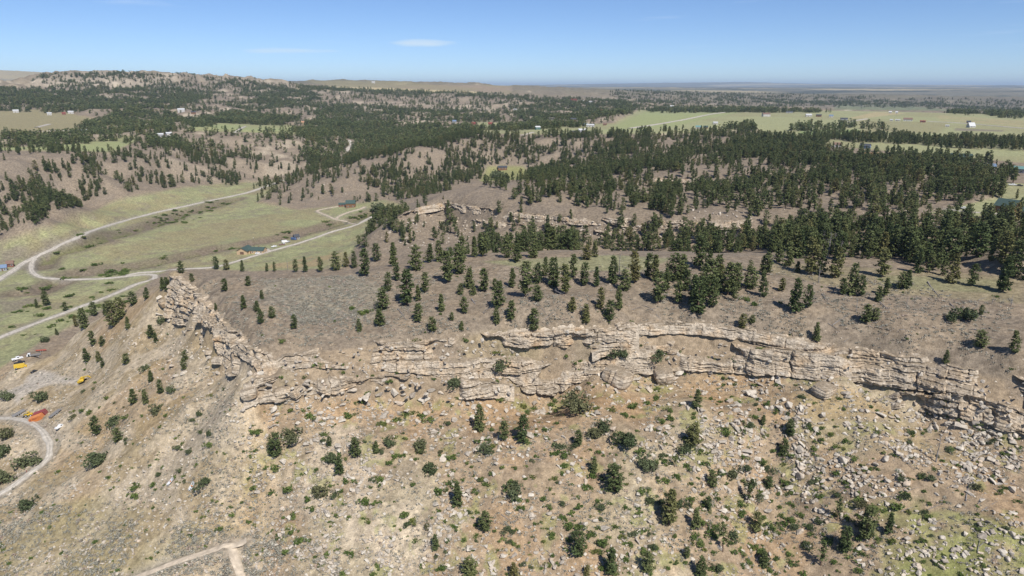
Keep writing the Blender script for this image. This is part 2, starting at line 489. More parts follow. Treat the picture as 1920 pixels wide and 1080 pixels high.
def interp_grid(G, x, y):
    x = np.asarray(x, float)
    y = np.asarray(y, float)
    th = np.clip(np.arctan2(x, y), TH[0], TH[-1] - 1e-6)
    r = np.clip(np.hypot(x, y), RG[0], RG[-1] - 1e-3)
    tf = (th - TH[0]) / (TH[1] - TH[0])
    ti = np.minimum(tf.astype(int), NT - 2)
    tf = tf - ti
    ri = np.clip(np.searchsorted(RG, r, 'right') - 1, 0, NR - 2)
    rf = (r - RG[ri]) / (RG[ri + 1] - RG[ri])
    return (G[ri, ti] * (1 - tf) + G[ri, ti + 1] * tf) * (1 - rf) + (G[ri + 1, ti] * (1 - tf) + G[ri + 1, ti + 1] * tf) * rf


def ground(x, y):
    return interp_grid(ZG, x, y)


def hit(px, py, rmin=90.0):
    """where the sight line through a pixel first meets the ground"""
    px = np.atleast_1d(np.asarray(px, float))
    py = np.atleast_1d(np.asarray(py, float))
    out = np.zeros((len(px), 3))
    az, te = rays(px, py)
    i0 = int(np.searchsorted(RG, rmin))
    for k in range(len(px)):
        tf = np.clip((az[k] - TH[0]) / (TH[1] - TH[0]), 0, NT - 1.001)
        ti = int(tf)
        tf -= ti
        prof = ZG[i0:, ti] * (1 - tf) + ZG[i0:, ti + 1] * tf
        e = (prof - CAM_H) / RG[i0:] - te[k]
        idx = np.argmax(e >= 0)
        if e[idx] < 0:
            idx = len(e) - 1
        j = max(idx, 1)
        f = np.clip(-e[j - 1] / (e[j] - e[j - 1] + 1e-12), 0, 1)
        r = RG[i0 + j - 1] + f * (RG[i0 + j] - RG[i0 + j - 1])
        out[k] = (r * math.sin(az[k]), r * math.cos(az[k]), prof[j - 1] + f * (prof[j] - prof[j - 1]))
    return out


def dist_line(x, y, line):
    d = np.full(np.shape(x), 1e9)
    for (x0, y0), (x1, y1) in zip(line[:-1], line[1:]):
        dx, dy = x1 - x0, y1 - y0
        t = np.clip(((x - x0) * dx + (y - y0) * dy) / (dx * dx + dy * dy + 1e-9), 0, 1)
        d = np.minimum(d, np.hypot(x - x0 - t * dx, y - y0 - t * dy))
    return d


def px_line(pts, rmin=90.0):
    p = hit([q[0] for q in pts], [q[1] for q in pts], rmin)
    return p


vsel = (RG > 350) & (RG < 1200)
gully_d = np.full_like(ZG, 1e9)
for g in GULLY:
    p = px_line(g, 300)
    gully_d[vsel] = np.minimum(gully_d[vsel], dist_line(XG[vsel] + 6 * (fbm(XG[vsel] / 20, YG[vsel] / 20, 66, 2) - .5), YG[vsel] + 16 * (fbm(XG[vsel] / 24, YG[vsel] / 24, 67, 2) - .5), [(q[0], q[1]) for q in p]))
ZG -= 4.2 * np.exp(-(gully_d / 9.0) ** 4)
# ------------------------------------------------------------------ roads (world lines), ground levelled under them
def smooth_line(p, step):
    p = np.asarray(p, float)
    q = np.vstack([2 * p[0] - p[1], p, 2 * p[-1] - p[-2]])
    out = []
    for i in range(1, len(q) - 2):
        n = max(2, int(np.hypot(*(q[i + 1, :2] - q[i, :2])) / step))
        t = np.linspace(0, 1, n, endpoint=False)[:, None]
        out.append(0.5 * (2 * q[i] + (q[i + 1] - q[i - 1]) * t + (2 * q[i - 1] - 5 * q[i] + 4 * q[i + 1] - q[i + 2]) * t ** 2
                          + (3 * q[i] - q[i - 1] - 3 * q[i + 1] + q[i + 2]) * t ** 3))
    out.append(q[-2][None])
    return np.vstack(out)


ROADS = [  # name, label bits, width m, material, picture line, nearest distance
    ('road', 6.2, 'gravel', [(-60, 552), (0, 523), (40, 497), (62, 487), (100, 466), (150, 441), (210, 421), (280, 402), (350, 386), (420, 371), (465, 361), (500, 349), (530, 338)], 350),
    ('road', 4.4, 'gravel', [(66, 486), (59, 496), (60, 508), (72, 518), (98, 523), (150, 524), (200, 522), (245, 517.5), (272, 515.5), (287, 516.5), (290, 519), (283, 524), (255, 534), (200, 557), (150, 576), (100, 594), (50, 613), (0, 632), (-60, 655)], 350),
    ('road', 4.0, 'gravel', [(235, 517), (262, 512), (300, 509), (340, 505), (400, 501), (440, 491), (500, 473), (560, 456), (620, 436), (665, 422), (690, 411), (705, 404), (725, 399)], 350),
    ('driveway', 3.4, 'dirt', [(668, 421), (650, 418), (630, 411), (612, 404), (595, 396), (612, 391), (636, 387)], 350),
    ('driveway', 3.4, 'dirt', [(630, 411), (637, 405), (654, 398), (676, 392), (684, 388)], 350),
    ('driveway', 4.0, 'gravel', [(505, 471), (500, 467), (495, 466)], 350),
    ('track', 2.9, 'gravel', [(-60, 788), (0, 783), (30, 785), (55, 791), (75, 803), (88, 820), (94, 838), (90, 855), (75, 872), (50, 892), (25, 910), (0, 926), (-50, 955)], 90),
    ('path', 2.7, 'dirt', [(225, 1096), (270, 1076), (330, 1053), (400, 1031), (445, 1017), (462, 1011)], 90),
    ('path', 2.7, 'dirt', [(434, 1020), (438, 1036), (444, 1055), (452, 1085), (460, 1110)], 90),
    ('track', 8.0, 'gravel', [(655, 263), (659, 273), (651, 282), (658, 287), (646, 296), (634, 306)], 900),
    ('road', 8.0, 'gravel', [(1180, 241), (1240, 232), (1290, 223), (1335, 214), (1365, 210)], 900),
    ('road', 6.0, 'gravel', [(1740, 228), (1800, 231), (1860, 236), (1920, 241), (1980, 246)], 900),
    ('track', 7.0, 'gravel', [(1589, 230), (1600, 227), (1625, 223)], 900),
    ('track', 5.0, 'gravel', [(970, 254), (985, 252), (1000, 248)], 900),
    ('track', 9.0, 'gravel', [(40, 248), (70, 247), (110, 245), (135, 245)], 1200),
    ('track', 8.0, 'gravel', [(68, 239), (80, 236), (92, 233)], 1200),
    ('track', 6.0, 'gravel', [(441, 250), (446, 244), (452, 241), (460, 237)], 1200),
    ('driveway', 3.0, 'gravel', [(1776, 392), (1800, 396), (1830, 398), (1880, 402), (1925, 408)], 300),
    ('track', 5.0, 'dirt', [(960, 243), (985, 239), (1010, 240)], 1200),
    ('track', 7.0, 'gravel', [(1040, 221), (1028, 222), (1040, 226), (1046, 228)], 1200),
]
road_lines = []
road_near = np.full_like(ZG, 1e9)
for nm, wdt, mt, pl, rmin in ROADS:
    p = px_line(pl, rmin)
    rm = np.mean(np.hypot(p[:, 0], p[:, 1]))
    p = smooth_line(p, 1.2 if rm < 400 else (2.5 if rm < 1000 else 8))
    z = p[:, 2].copy()
    for _ in range(40):
        z[1:-1] = (z[:-2] + 2 * z[1:-1] + z[2:]) / 4
    p[:, 2] = z
    r = np.hypot(p[:, 0], p[:, 1])
    rs = (RG > r.min() - 25) & (RG < r.max() + 25)
    a = np.arctan2(p[:, 0], p[:, 1])
    ts = (TH > a.min() - 0.05) & (TH < a.max() + 0.05)
    ix = np.ix_(rs, ts)
    gx, gy = XG[ix], YG[ix]
    best = np.full(gx.shape, 1e9)
    bz = np.zeros(gx.shape)
    stp = max(1, len(p) // 120)
    q = p[::stp]
    for (x0, y0, z0), (x1, y1, z1) in zip(q[:-1], q[1:]):
        dx, dy = x1 - x0, y1 - y0
        t = np.clip(((gx - x0) * dx + (gy - y0) * dy) / (dx * dx + dy * dy + 1e-9), 0, 1)
        d = np.hypot(gx - x0 - t * dx, gy - y0 - t * dy)
        m = d < best
        best[m] = d[m]
        bz[m] = (z0 + t * (z1 - z0))[m]
    wgt = 1 - sstep(wdt * 0.6, wdt * 0.6 + max(2.5, 0.004 * rm), best)
    ZG[ix] = ZG[ix] * (1 - wgt) + (bz - 0.02) * wgt
    road_near[ix] = np.minimum(road_near[ix], best - wdt * 0.5)
    road_lines.append((nm, wdt, mt, p, rm))

# keep the ground behind the cliff walls
PXF, PYF, _ = project(XG, YG, ZG)

# ------------------------------------------------------------------ ground cover
def lin(r, g, b):
    f = lambda c: (c / 255 / 12.92) if c <= 10 else ((c / 255 + 0.055) / 1.055) ** 2.4
    return np.array([f(r), f(g), f(b)])


C_SOIL = np.array([0.300, 0.236, 0.165])
C_OCHRE = np.array([0.335, 0.235, 0.140])
C_GREYSOIL = np.array([0.262, 0.212, 0.160])
C_STONE = np.array([0.440, 0.380, 0.295])
C_DRYGRASS = np.array([0.265, 0.235, 0.135])
C_MEADOW = np.array([0.310, 0.318, 0.172])
C_FIELD = np.array([0.295, 0.325, 0.155])
C_GRASS = np.array([0.190, 0.205, 0.080])
C_GOLD = np.array([0.480, 0.400, 0.235])
C_FOREST = np.array([0.090, 0.085, 0.060])
C_BROWN = np.array([0.205, 0.174, 0.140])
C_SAGE = np.array([0.260, 0.265, 0.215])
C_BADLAND = np.array([0.330, 0.275, 0.205])
C_GRAVEL = np.array([0.400, 0.370, 0.330])

n1 = fbm(XG / 40, YG / 40, 51, 4)
n2 = fbm(XG / 11, YG / 11, 55, 4)
n3 = fbm(XG / 2.6, YG / 2.6, 59, 3)
n4 = fbm(XG / 150, YG / 150, 63, 4)
CG = np.zeros(ZG.shape + (3,))
CG[:] = C_SOIL


def mixin(mask, col):
    global CG
    CG = CG * (1 - mask[..., None]) + col * mask[..., None]


mixin(sstep(0.42, 0.62, n2) * 0.8, C_GREYSOIL)
mixin(sstep(0.5, 0.68, n1) * 0.7 * near, C_DRYGRASS)


def zone(poly, r0, r1, feather=4, px=None):
    m = (in_poly(PXF, PYF, poly) & (RRG > r0) & (RRG < r1)).astype(float)
    return blur(m, feather)


hill = sstep(400, 560, RRG) * (1 - flat)
mixin(hill * 0.6, C_BROWN * 0.98)
# hill country far away: bare badland faces on slopes, paler
dzr = np.abs(np.gradient(ZG, axis=0) / np.gradient(RG)[:, None])
steep = blur(dzr, 2)
mixin(sstep(800, 1600, RRG) * sstep(0.12, 0.34, steep) * 0.75, C_BADLAND)
mixin(sstep(2500, 4500, RRG) * (1 - sstep(0.05, 0.2, steep)) * sstep(0.35, 0.6, n4) * 0.8, C_DRYGRASS)
mixin(sstep(2800, 5000, RRG) * (1 - zone(FLAT[7][0], 3400, 6500, 2)) * 0.8, np.array([0.165, 0.155, 0.115]))
mixin(sstep(5000, 9000, RRG) * sstep(0.45, 0.62, fbm(XG / 1900, YG / 900, 71, 4)) * 0.75, np.array([0.14, 0.14, 0.11]))
mixin(sstep(4500, 6500, RRG) * sstep(0.5, 0.62, fbm(XG / 2200, YG / 300, 79, 4)) * 0.85, np.array([0.055, 0.062, 0.045]))
mixin(sstep(6000, 9000, RRG) * sstep(0.55, 0.7, fbm(XG / 2500, YG / 1600, 73, 3)) * 0.8, C_GOLD * 0.9)
mixin(sstep(900, 1500, RRG) * (1 - sstep(4500, 6000, RRG)) * sstep(0.16, 0.34, steep) * sstep(.42, .62, fbm(XG / 90, YG / 90, 77, 3)), C_STONE * 0.95)
mixin(zone([(55, 152), (120, 140), (330, 142), (338, 158), (200, 166), (60, 162)], 2900, 3800, 2) * (0.45 + 0.55 * sstep(.4, .6, n1)), C_STONE * 1.1)
mixin(zone([(620, 190), (800, 192), (930, 200), (930, 215), (700, 215)], 2200, 3300, 2) * 0.6 * sstep(.4, .6, n1), C_STONE)
# valley floor
vm = zone(FLAT[0][0], 370, 1150, 3)
mixin(vm, C_MEADOW * 0.86)
mixin(vm * sstep(0.46, 0.66, n1) * 0.8, C_DRYGRASS * 1.05)
mixin(vm * sstep(0.50, 0.66, n2) * 0.7, C_MEADOW * 1.02)
mixin(vm * sstep(0.56, 0.70, fbm(XG / 7, YG / 7, 58, 3)) * 0.5, C_BROWN)
mixin(zone([(480, 505), (640, 500), (640, 470), (560, 480)], 400, 800, 6) * 0.6 * sstep(0.4, 0.6, n2), C_OCHRE)
mixin(zone([(200, 480), (600, 430), (640, 400), (590, 390), (420, 415), (260, 450)], 500, 1100, 8) * 0.55 * sstep(0.35, 0.6, n1), C_DRYGRASS)
mixin(np.exp(-(gully_d / 17) ** 4) * 0.9, np.array([0.165, 0.132, 0.105]))
mixin(np.exp(-(gully_d / 7) ** 2) * sstep(0.45, 0.6, n2) * 0.7, C_GRASS * 0.8)
mixin(zone([(0, 500), (60, 470), (45, 460), (0, 470)], 500, 800, 2) * 0.8, C_BROWN)
mixin(zone([(0, 560), (60, 545), (90, 560), (40, 580), (0, 590)], 350, 600, 3) * 0.7, C_BROWN)
# mesa top
mesa = zone([(330, 512), (480, 668), (640, 655), (930, 622), (1240, 604), (1560, 650), (1920, 716), (2200, 780), (2200, 480), (1900, 450), (1500, 450), (1000, 460), (700, 495), (440, 510)], 195, 400, 3)
mixin(mesa, C_GREYSOIL * np.array([.93, .95, .96]))
mixin(mesa * sstep(0.45, 0.62, n2) * 0.5, C_SOIL * .92)
mixin(mesa * sstep(0.5, 0.62, fbm(XG / 5, YG / 5, 87, 3)) * 0.4, C_GREYSOIL * .7)
mixin(zone([(490, 525), (660, 515), (720, 540), (700, 600), (560, 600), (500, 570)], 200, 330, 10) * 0.55 * (0.4 + n3) * 0.6, C_SAGE)
mixin(zone([(900, 490), (1150, 478), (1260, 485), (1200, 510), (1000, 505)], 230, 400, 5) * 0.75, C_MEADOW * 0.8)
mixin(zone([(1430, 490), (1920, 520), (1920, 570), (1600, 545), (1440, 510)], 200, 400, 5) * 0.5, C_DRYGRASS)
mixin(zone([(1640, 515), (1880, 525), (1880, 550), (1660, 540)], 200, 400, 5) * 0.6, C_MEADOW * 0.7)
# foreground
fg = zone([(460, 745), (1000, 735), (1370, 690), (1690, 722), (1920, 800), (2300, 900), (2300, 1500), (400, 1500)], 60, 240, 16)
mixin(fg * sstep(0.48, 0.64, n2) * 0.6, C_OCHRE)
mixin(fg * sstep(0.52, 0.66, n1) * 0.6, C_STONE * 0.85)
mixin(zone([(460, 755), (800, 750), (1000, 742), (1180, 705), (1370, 698), (1560, 712), (1700, 780), (1500, 790), (1000, 800), (500, 800)], 100, 245, 10) * (0.3 + 0.5 * sstep(.35, .6, n2)), C_OCHRE * .95)
mixin(fg * sstep(0.55, 0.68, fbm(XG / 6, YG / 6, 89, 3)) * 0.45, C_GREYSOIL * .68)
mixin(zone([(600, 800), (700, 790), (860, 930), (900, 960), (760, 1080), (620, 1060), (560, 940)], 60, 240, 14) * sstep(0.36, 0.6, n2) * 0.75, C_STONE)
mixin(zone([(360, 830), (420, 800), (480, 900), (420, 960), (370, 900)], 60, 260, 12) * sstep(0.36, 0.6, n2) * 0.6, C_STONE)
mixin(zone([(1640, 940), (1920, 930), (2100, 960), (2100, 1200), (1700, 1200), (1680, 1040)], 60, 200, 16) * sstep(0.34, 0.56, n2) * 0.85, C_GRASS * 1.1)
mixin(zone([(1650, 1010), (1830, 1040), (1830, 1200), (1660, 1200)], 60, 200, 10) * 0.6, C_GRASS)
mixin(fg * sstep(0.60, 0.72, fbm(XG / 5, YG / 5, 83, 4)) * 0.55, C_GRASS * 1.15)
mixin(zone([(1480, 700), (1740, 770), (1900, 880), (1500, 830)], 150, 260, 8) * 0.45 * sstep(.4, .6, n2), C_DRYGRASS)
wl = zone([(-300, 700), (0, 690), (150, 605), (300, 540), (345, 585), (400, 640), (475, 700), (475, 745), (520, 900), (430, 1500), (-400, 1500)], 60, 420, 14)
mixin(wl * 0.3, C_DRYGRASS)
mixin(wl * sstep(0.42, 0.60, n2) * 0.65, C_STONE * 0.92)
mixin(wl * sstep(0.52, 0.66, fbm(XG / 6, YG / 6, 88, 3)) * 0.5, C_STONE)
mixin(wl * sstep(0.55, 0.68, n1) * 0.5, C_OCHRE)
mixin(zone([(0, 960), (200, 930), (420, 1000), (300, 1090), (0, 1090)], 60, 260, 10) * sstep(.35, .6, n1) * 0.6, C_DRYGRASS * 0.95)
mixin(zone([(55, 690), (95, 697), (130, 709), (160, 712), (150, 722), (110, 718), (80, 726), (40, 745), (35, 760), (20, 745), (-60, 760), (-60, 742), (0, 738), (45, 720)], 200, 400, 2) * 0.9, C_GRAVEL * 0.95)
mixin(zone([(110, 820), (140, 810), (180, 825), (150, 845), (115, 845)], 150, 400, 3) * 0.7, C_STONE)
mixin(zone([(-50, 820), (70, 815), (80, 840), (60, 855), (-50, 870)], 150, 400, 3) * 0.5, C_STONE)
CG *= (1 + 0.10 * fg + 0.10 * wl)[..., None] * (1 + (fg + wl)[..., None] * np.array([.02, 0, -.03]))
# meadows and fields beyond
for k, (i, c) in enumerate(((1, C_FIELD), (2, C_DRYGRASS * 1.05), (3, C_FIELD), (4, C_MEADOW), (5, C_MEADOW), (6, C_GRASS * 1.3))):
    m = zone(FLAT[i][0], FLAT[i][1], FLAT[i][2], 2)
    mixin(m, c)
    mixin(m * sstep(0.45, 0.65, n4) * 0.4, C_DRYGRASS)
mixin(zone([(1130, 246), (1220, 205), (1400, 208), (1330, 222), (1250, 240)], 900, 2900, 2) * 0.9, C_FIELD)
mixin(zone([(1500, 245), (1610, 243), (1610, 255), (1500, 252)], 900, 1900, 1) * 0.9, C_FIELD * np.array([.85, 1, .9]))
mixin(zone([(1640, 210), (1700, 212), (1620, 222), (1590, 222)], 1200, 2900, 1) * 0.8, C_GOLD * 0.85)
mixin(zone([(1760, 216), (1920, 226), (1920, 240), (1760, 226)], 1200, 2900, 2) * 0.6 * sstep(.3, .6, n1), C_GOLD * 0.8)
mixin(zone([(1600, 226), (1780, 230), (1760, 250), (1620, 246)], 900, 2900, 2) * 0.6, C_DRYGRASS)
mixin(zone([(1790, 240), (1880, 244), (1880, 247), (1790, 245)], 900, 2900, 1) * 0.8, C_BROWN)
mixin(zone([(555, 160), (700, 164), (900, 172), (900, 176), (700, 170), (555, 168)], 3000, 6000, 1), C_GOLD)
mixin(zone([(560, 150), (760, 152), (860, 168), (900, 172), (620, 162)], 4200, 6500, 1) * 0.7, C_DRYGRASS)
mixin(zone([(1580, 190), (1720, 200), (1800, 208), (1560, 206)], 2800, 4800, 1) * 0.6, np.array([.15, .2, .11]))
# dark needle litter under the forests is laid with the trees below
mixin(sstep(3.5, 0.3, road_near) * (road_near < 1e8) * 0.55, C_GRAVEL * 0.72)
CG *= (0.84 + 0.32 * n3)[..., None] * np.array([0.98, 0.955, 0.91])
STONY = np.clip(near * 0.55 * (sstep(0.4, 0.6, n2)) + fg * 0.5 * sstep(.42, .58, n1) + wl * .35, 0, 1)

# ------------------------------------------------------------------ materials
MATS = {}


def new_mat(name):
    m = bpy.data.materials.new(name)
    m.use_nodes = True
    nt = m.node_tree
    b = nt.nodes['Principled BSDF']
    b.inputs['Roughness'].default_value = 0.9
    b.inputs['Specular IOR Level'].default_value = 0.15
    MATS[name] = m
    return m, nt, b


def noise(nt, vec, scale, detail=4, rough=0.55):
    n = nt.nodes.new('ShaderNodeTexNoise')
    n.inputs['Scale'].default_value = scale
    n.inputs['Detail'].default_value = detail
    n.inputs['Roughness'].default_value = rough
    if vec is not None:
        nt.links.new(vec, n.inputs['Vector'])
    return n


def ramp(nt, fac, stops):
    r = nt.nodes.new('ShaderNodeValToRGB')
    els = r.color_ramp.elements
    while len(els) < len(stops):
        els.new(0.5)
    for e, (p, c) in zip(els, stops):
        e.position = p
        e.color = (c[0], c[1], c[2], 1) if hasattr(c, '__len__') else (c, c, c, 1)
    nt.links.new(fac, r.inputs[0])
    return r


def mul(nt, a, b, fac=1.0, mode='MULTIPLY'):
    m = nt.nodes.new('ShaderNodeMixRGB')
    m.blend_type = mode
    if hasattr(fac, 'links'):
        nt.links.new(fac, m.inputs['Fac'])
    else:
        m.inputs['Fac'].default_value = fac
    nt.links.new(a, m.inputs['Color1'])
    if hasattr(b, 'links'):
        nt.links.new(b, m.inputs['Color2'])
    else:
        m.inputs['Color2'].default_value = (b[0], b[1], b[2], 1)
    return m.outputs[0]


def bump(nt, b, h, strength, dist):
    n = nt.nodes.new('ShaderNodeBump')
    n.inputs['Strength'].default_value = strength
    n.inputs['Distance'].default_value = dist
    nt.links.new(h, n.inputs['Height'])
    nt.links.new(n.outputs[0], b.inputs['Normal'])


# ground
m, nt, b = new_mat('ground')
at = nt.nodes.new('ShaderNodeAttribute')
at.attribute_name = 'cover'
st = nt.nodes.new('ShaderNodeAttribute')
st.attribute_name = 'stony'
geo = nt.nodes.new('ShaderNodeNewGeometry')
pos = geo.outputs['Position']
na = noise(nt, pos, 0.55, 5, 0.62)
nb = noise(nt, pos, 2.6, 3, 0.6)
c = mul(nt, at.outputs['Color'], ramp(nt, na.outputs['Fac'], [(0.30, 0.62), (0.70, 1.36)]).outputs[0])
c = mul(nt, c, ramp(nt, nb.outputs['Fac'], [(0.30, 0.74), (0.70, 1.24)]).outputs[0])
vor = nt.nodes.new('ShaderNodeTexVoronoi')
vor.inputs['Scale'].default_value = 1.15
nt.links.new(pos, vor.inputs['Vector'])
sp = ramp(nt, vor.outputs['Distance'], [(0.16, 1.0), (0.30, 0.0)])
sep = nt.nodes.new('ShaderNodeSeparateColor')
nt.links.new(vor.outputs['Color'], sep.inputs[0])
pick = ramp(nt, sep.outputs[0], [(0.50, 0.0), (0.62, 1.0)])
mm = mul(nt, sp.outputs[0], pick.outputs[0])
mm = mul(nt, mm, st.outputs['Color'])
stone_c = ramp(nt, sep.outputs[1], [(0.0, (0.30, 0.26, 0.21)), (1.0, (0.52, 0.46, 0.38))])
mx = nt.nodes.new('ShaderNodeMixRGB')
nt.links.new(mm, mx.inputs['Fac'])
nt.links.new(c, mx.inputs['Color1'])
nt.links.new(stone_c.outputs[0], mx.inputs['Color2'])
nt.links.new(mx.outputs[0], b.inputs['Base Color'])
bump(nt, b, nb.outputs['Fac'], 0.55, 0.35)

# rock
m, nt, b = new_mat('sandstone')
geo = nt.nodes.new('ShaderNodeNewGeometry')
pos = geo.outputs['Position']
mp = nt.nodes.new('ShaderNodeMapping')
mp.inputs['Scale'].default_value = (0.12, 0.12, 1.5)
nt.links.new(pos, mp.inputs['Vector'])
ns = noise(nt, mp.outputs[0], 1.0, 5, 0.65)
nl = noise(nt, pos, 0.16, 4, 0.6)
nf = noise(nt, pos, 1.7, 5, 0.65)
c0 = ramp(nt, ns.outputs['Fac'], [(0.26, (0.19, 0.152, 0.115)), (0.40, (0.42, 0.35, 0.265)), (0.56, (0.58, 0.495, 0.385)), (0.75, (0.37, 0.305, 0.235))])
c1 = ramp(nt, nl.outputs['Fac'], [(0.34, (0.66, 0.65, 0.64)), (0.48, (1, 1, 1)), (0.62, (1.0, 0.90, 0.78)), (0.72, (1.0, 0.78, 0.56))])
c = mul(nt, c0.outputs[0], c1.outputs[0], 0.85)
mp2 = nt.nodes.new('ShaderNodeMapping')
mp2.inputs['Scale'].default_value = (0.55, 0.55, 0.07)
nt.links.new(pos, mp2.inputs['Vector'])
nst = noise(nt, mp2.outputs[0], 1.0, 5, 0.7)
c = mul(nt, c, ramp(nt, nst.outputs['Fac'], [(0.36, (0.42, 0.40, 0.38)), (0.48, (1, 1, 1))]).outputs[0], 0.6)
sxyz = nt.nodes.new('ShaderNodeSeparateXYZ')
nt.links.new(geo.outputs['Normal'], sxyz.inputs[0])
sl_ = nt.nodes.new('ShaderNodeMath')
sl_.operation = 'ADD'
nt.links.new(sxyz.outputs['Z'], sl_.inputs[0])
nj = noise(nt, pos, 0.5, 4, 0.6)
nt.links.new(nj.outputs['Fac'], sl_.inputs[1])
sh_ = nt.nodes.new('ShaderNodeMath')
sh_.operation = 'MULTIPLY'
sh_.inputs[1].default_value = 0.5
nt.links.new(sl_.outputs[0], sh_.inputs[0])
soil_f = ramp(nt, sh_.outputs[0], [(0.64, 0.0), (0.74, 0.9)])
mxs = nt.nodes.new('ShaderNodeMixRGB')
nt.links.new(soil_f.outputs[0], mxs.inputs['Fac'])
nt.links.new(c, mxs.inputs['Color1'])
mxs.inputs['Color2'].default_value = (0.285, 0.228, 0.160, 1)
c = mxs.outputs[0]
c = mul(nt, c, ramp(nt, nf.outputs['Fac'], [(0.3, 0.55), (0.7, 1.25)]).outputs[0])
nt.links.new(c, b.inputs['Base Color'])
hh = mul(nt, ns.outputs['Fac'], nf.outputs['Fac'], 0.5, 'ADD')
bump(nt, b, hh, 0.7, 0.5)

# loose boulders: sandstone with a shade of its own for each
m, nt, b = new_mat('boulder_stone')
geo = nt.nodes.new('ShaderNodeNewGeometry')
oi = nt.nodes.new('ShaderNodeObjectInfo')
nf = noise(nt, geo.outputs['Position'], 1.1, 5, 0.65)
c0 = ramp(nt, oi.outputs['Random'], [(0.0, (0.36, 0.31, 0.25)), (0.5, (0.50, 0.44, 0.36)), (0.8, (0.58, 0.52, 0.43)), (1.0, (0.48, 0.38, 0.28))])
c = mul(nt, c0.outputs[0], ramp(nt, nf.outputs['Fac'], [(0.3, 0.66), (0.7, 1.2)]).outputs[0])
nt.links.new(c, b.inputs['Base Color'])
bump(nt, b, nf.outputs['Fac'], 0.6, 0.3)


def plain(name, col, rough=0.85, var=0.22, scale=0.8, metallic=0.0):
    m, nt, b = new_mat(name)
    geo = nt.nodes.new('ShaderNodeNewGeometry')
    n = noise(nt, geo.outputs['Position'], scale, 4)
    r = ramp(nt, n.outputs['Fac'], [(0.3, 1 - var), (0.7, 1 + var)])
    base = nt.nodes.new('ShaderNodeRGB')
    base.outputs[0].default_value = (col[0], col[1], col[2], 1)
    nt.links.new(mul(nt, base.outputs[0], r.outputs[0]), b.inputs['Base Color'])
    b.inputs['Roughness'].default_value = rough
    b.inputs['Metallic'].default_value = metallic
    return m


for nm_, c_ in (('gravel', (0.47, 0.43, 0.375)), ('dirt', (0.48, 0.405, 0.315))):
    m = plain(nm_, c_, 0.95, 0.22, 0.6)
    nt = m.node_tree
    b = nt.nodes['Principled BSDF']
    src = b.inputs['Base Color'].links[0].from_socket
    ta = nt.nodes.new('ShaderNodeAttribute')
    ta.attribute_name = 'tint'
    nt.links.new(mul(nt, src, ta.outputs['Color']), b.inputs['Base Color'])


def leafy(name, a, c_, var=0.3):
    m, nt, b = new_mat(name)
    oi = nt.nodes.new('ShaderNodeObjectInfo')
    geo = nt.nodes.new('ShaderNodeNewGeometry')
    n = noise(nt, geo.outputs['Position'], 0.9, 3)
    br_ = tuple(x * y for x, y in zip(c_, (1.15, 0.92, 0.9)))
    r = ramp(nt, oi.outputs['Random'], [(0.0, a), (0.45, tuple((x + y) / 2 for x, y in zip(a, c_))), (0.85, c_), (1.0, br_)])
    c = mul(nt, r.outputs[0], ramp(nt, n.outputs['Fac'], [(0.3, 1 - var), (0.7, 1 + var)]).outputs[0])
    lr = nt.nodes.new('ShaderNodeAttribute')
    lr.attribute_name = 'tint'
    c = mul(nt, c, lr.outputs['Color'])
    nt.links.new(c, b.inputs['Base Color'])
    b.inputs['Roughness'].default_value = 0.75
    b.inputs['Specular IOR Level'].default_value = 0.2
    return m


leafy('pine_needles', (0.066, 0.090, 0.032), (0.130, 0.148, 0.056))
leafy('juniper_needles', (0.070, 0.092, 0.040), (0.115, 0.135, 0.066))
leafy('shrub_leaves', (0.075, 0.115, 0.028), (0.125, 0.165, 0.045))
leafy('sage_leaves', (0.26, 0.25, 0.20), (0.36, 0.34, 0.28))
leafy('dry_grass', (0.30, 0.25, 0.13), (0.24, 0.26, 0.10))
plain('bark', (0.155, 0.105, 0.075), 0.9, 0.3, 2.0)
plain('dead_wood', (0.245, 0.225, 0.210), 0.9, 0.3, 2.0)

# ------------------------------------------------------------------ mesh helpers
def mesh_from(name, v, f, mat=None, smooth=False, tint=None):
    me = bpy.data.meshes.new(name)
    v = np.asarray(v, np.float32)
    if len(f) and not isinstance(f, np.ndarray):
        me.from_pydata(v.tolist(), [], f)
    else:
        k = f.shape[1]
        me.vertices.add(len(v))
        me.vertices.foreach_set('co', v.ravel())
        me.loops.add(f.size)
        me.loops.foreach_set('vertex_index', f.astype(np.int32).ravel())
        me.polygons.add(len(f))
        me.polygons.foreach_set('loop_start', np.arange(0, f.size, k, dtype=np.int32))
        me.polygons.foreach_set('loop_total', np.full(len(f), k, np.int32))
    if mat:
        for x in (mat if isinstance(mat, (list, tuple)) else [mat]):
            me.materials.append(MATS[x])
    me.polygons.foreach_set('use_smooth', np.full(len(me.polygons), smooth))
    if tint is not None:
        a = me.attributes.new('tint', 'FLOAT_COLOR', 'POINT')
        t = np.ones((len(v), 4), np.float32)
        t[:, :3] = np.asarray(tint).reshape(len(v), -1)
        a.data.foreach_set('color', t.ravel())
    me.update()
    me.validate()
    return me


def link(name, me, parent=None, **props):
    o = bpy.data.objects.new(name, me)
    COL.objects.link(o)
    if parent is not None:
        o.parent = parent
    for k, v in props.items():
        o[k] = v
    return o


def grid_faces(nr, nc):
    i = np.arange(nr * nc).reshape(nr, nc)
    return np.stack([i[:-1, :-1].ravel(), i[:-1, 1:].ravel(), i[1:, 1:].ravel(), i[1:, :-1].ravel()], 1)


# ------------------------------------------------------------------ cliffs
def resample(P, step):
    d = np.r_[0, np.cumsum(np.hypot(*np.diff(P[:, :2], axis=0).T))]
    s = np.arange(0, d[-1], step)
    return s, np.stack([np.interp(s, d, P[:, k]) for k in range(3)], 1), np.interp(s, d, np.arange(len(P)))


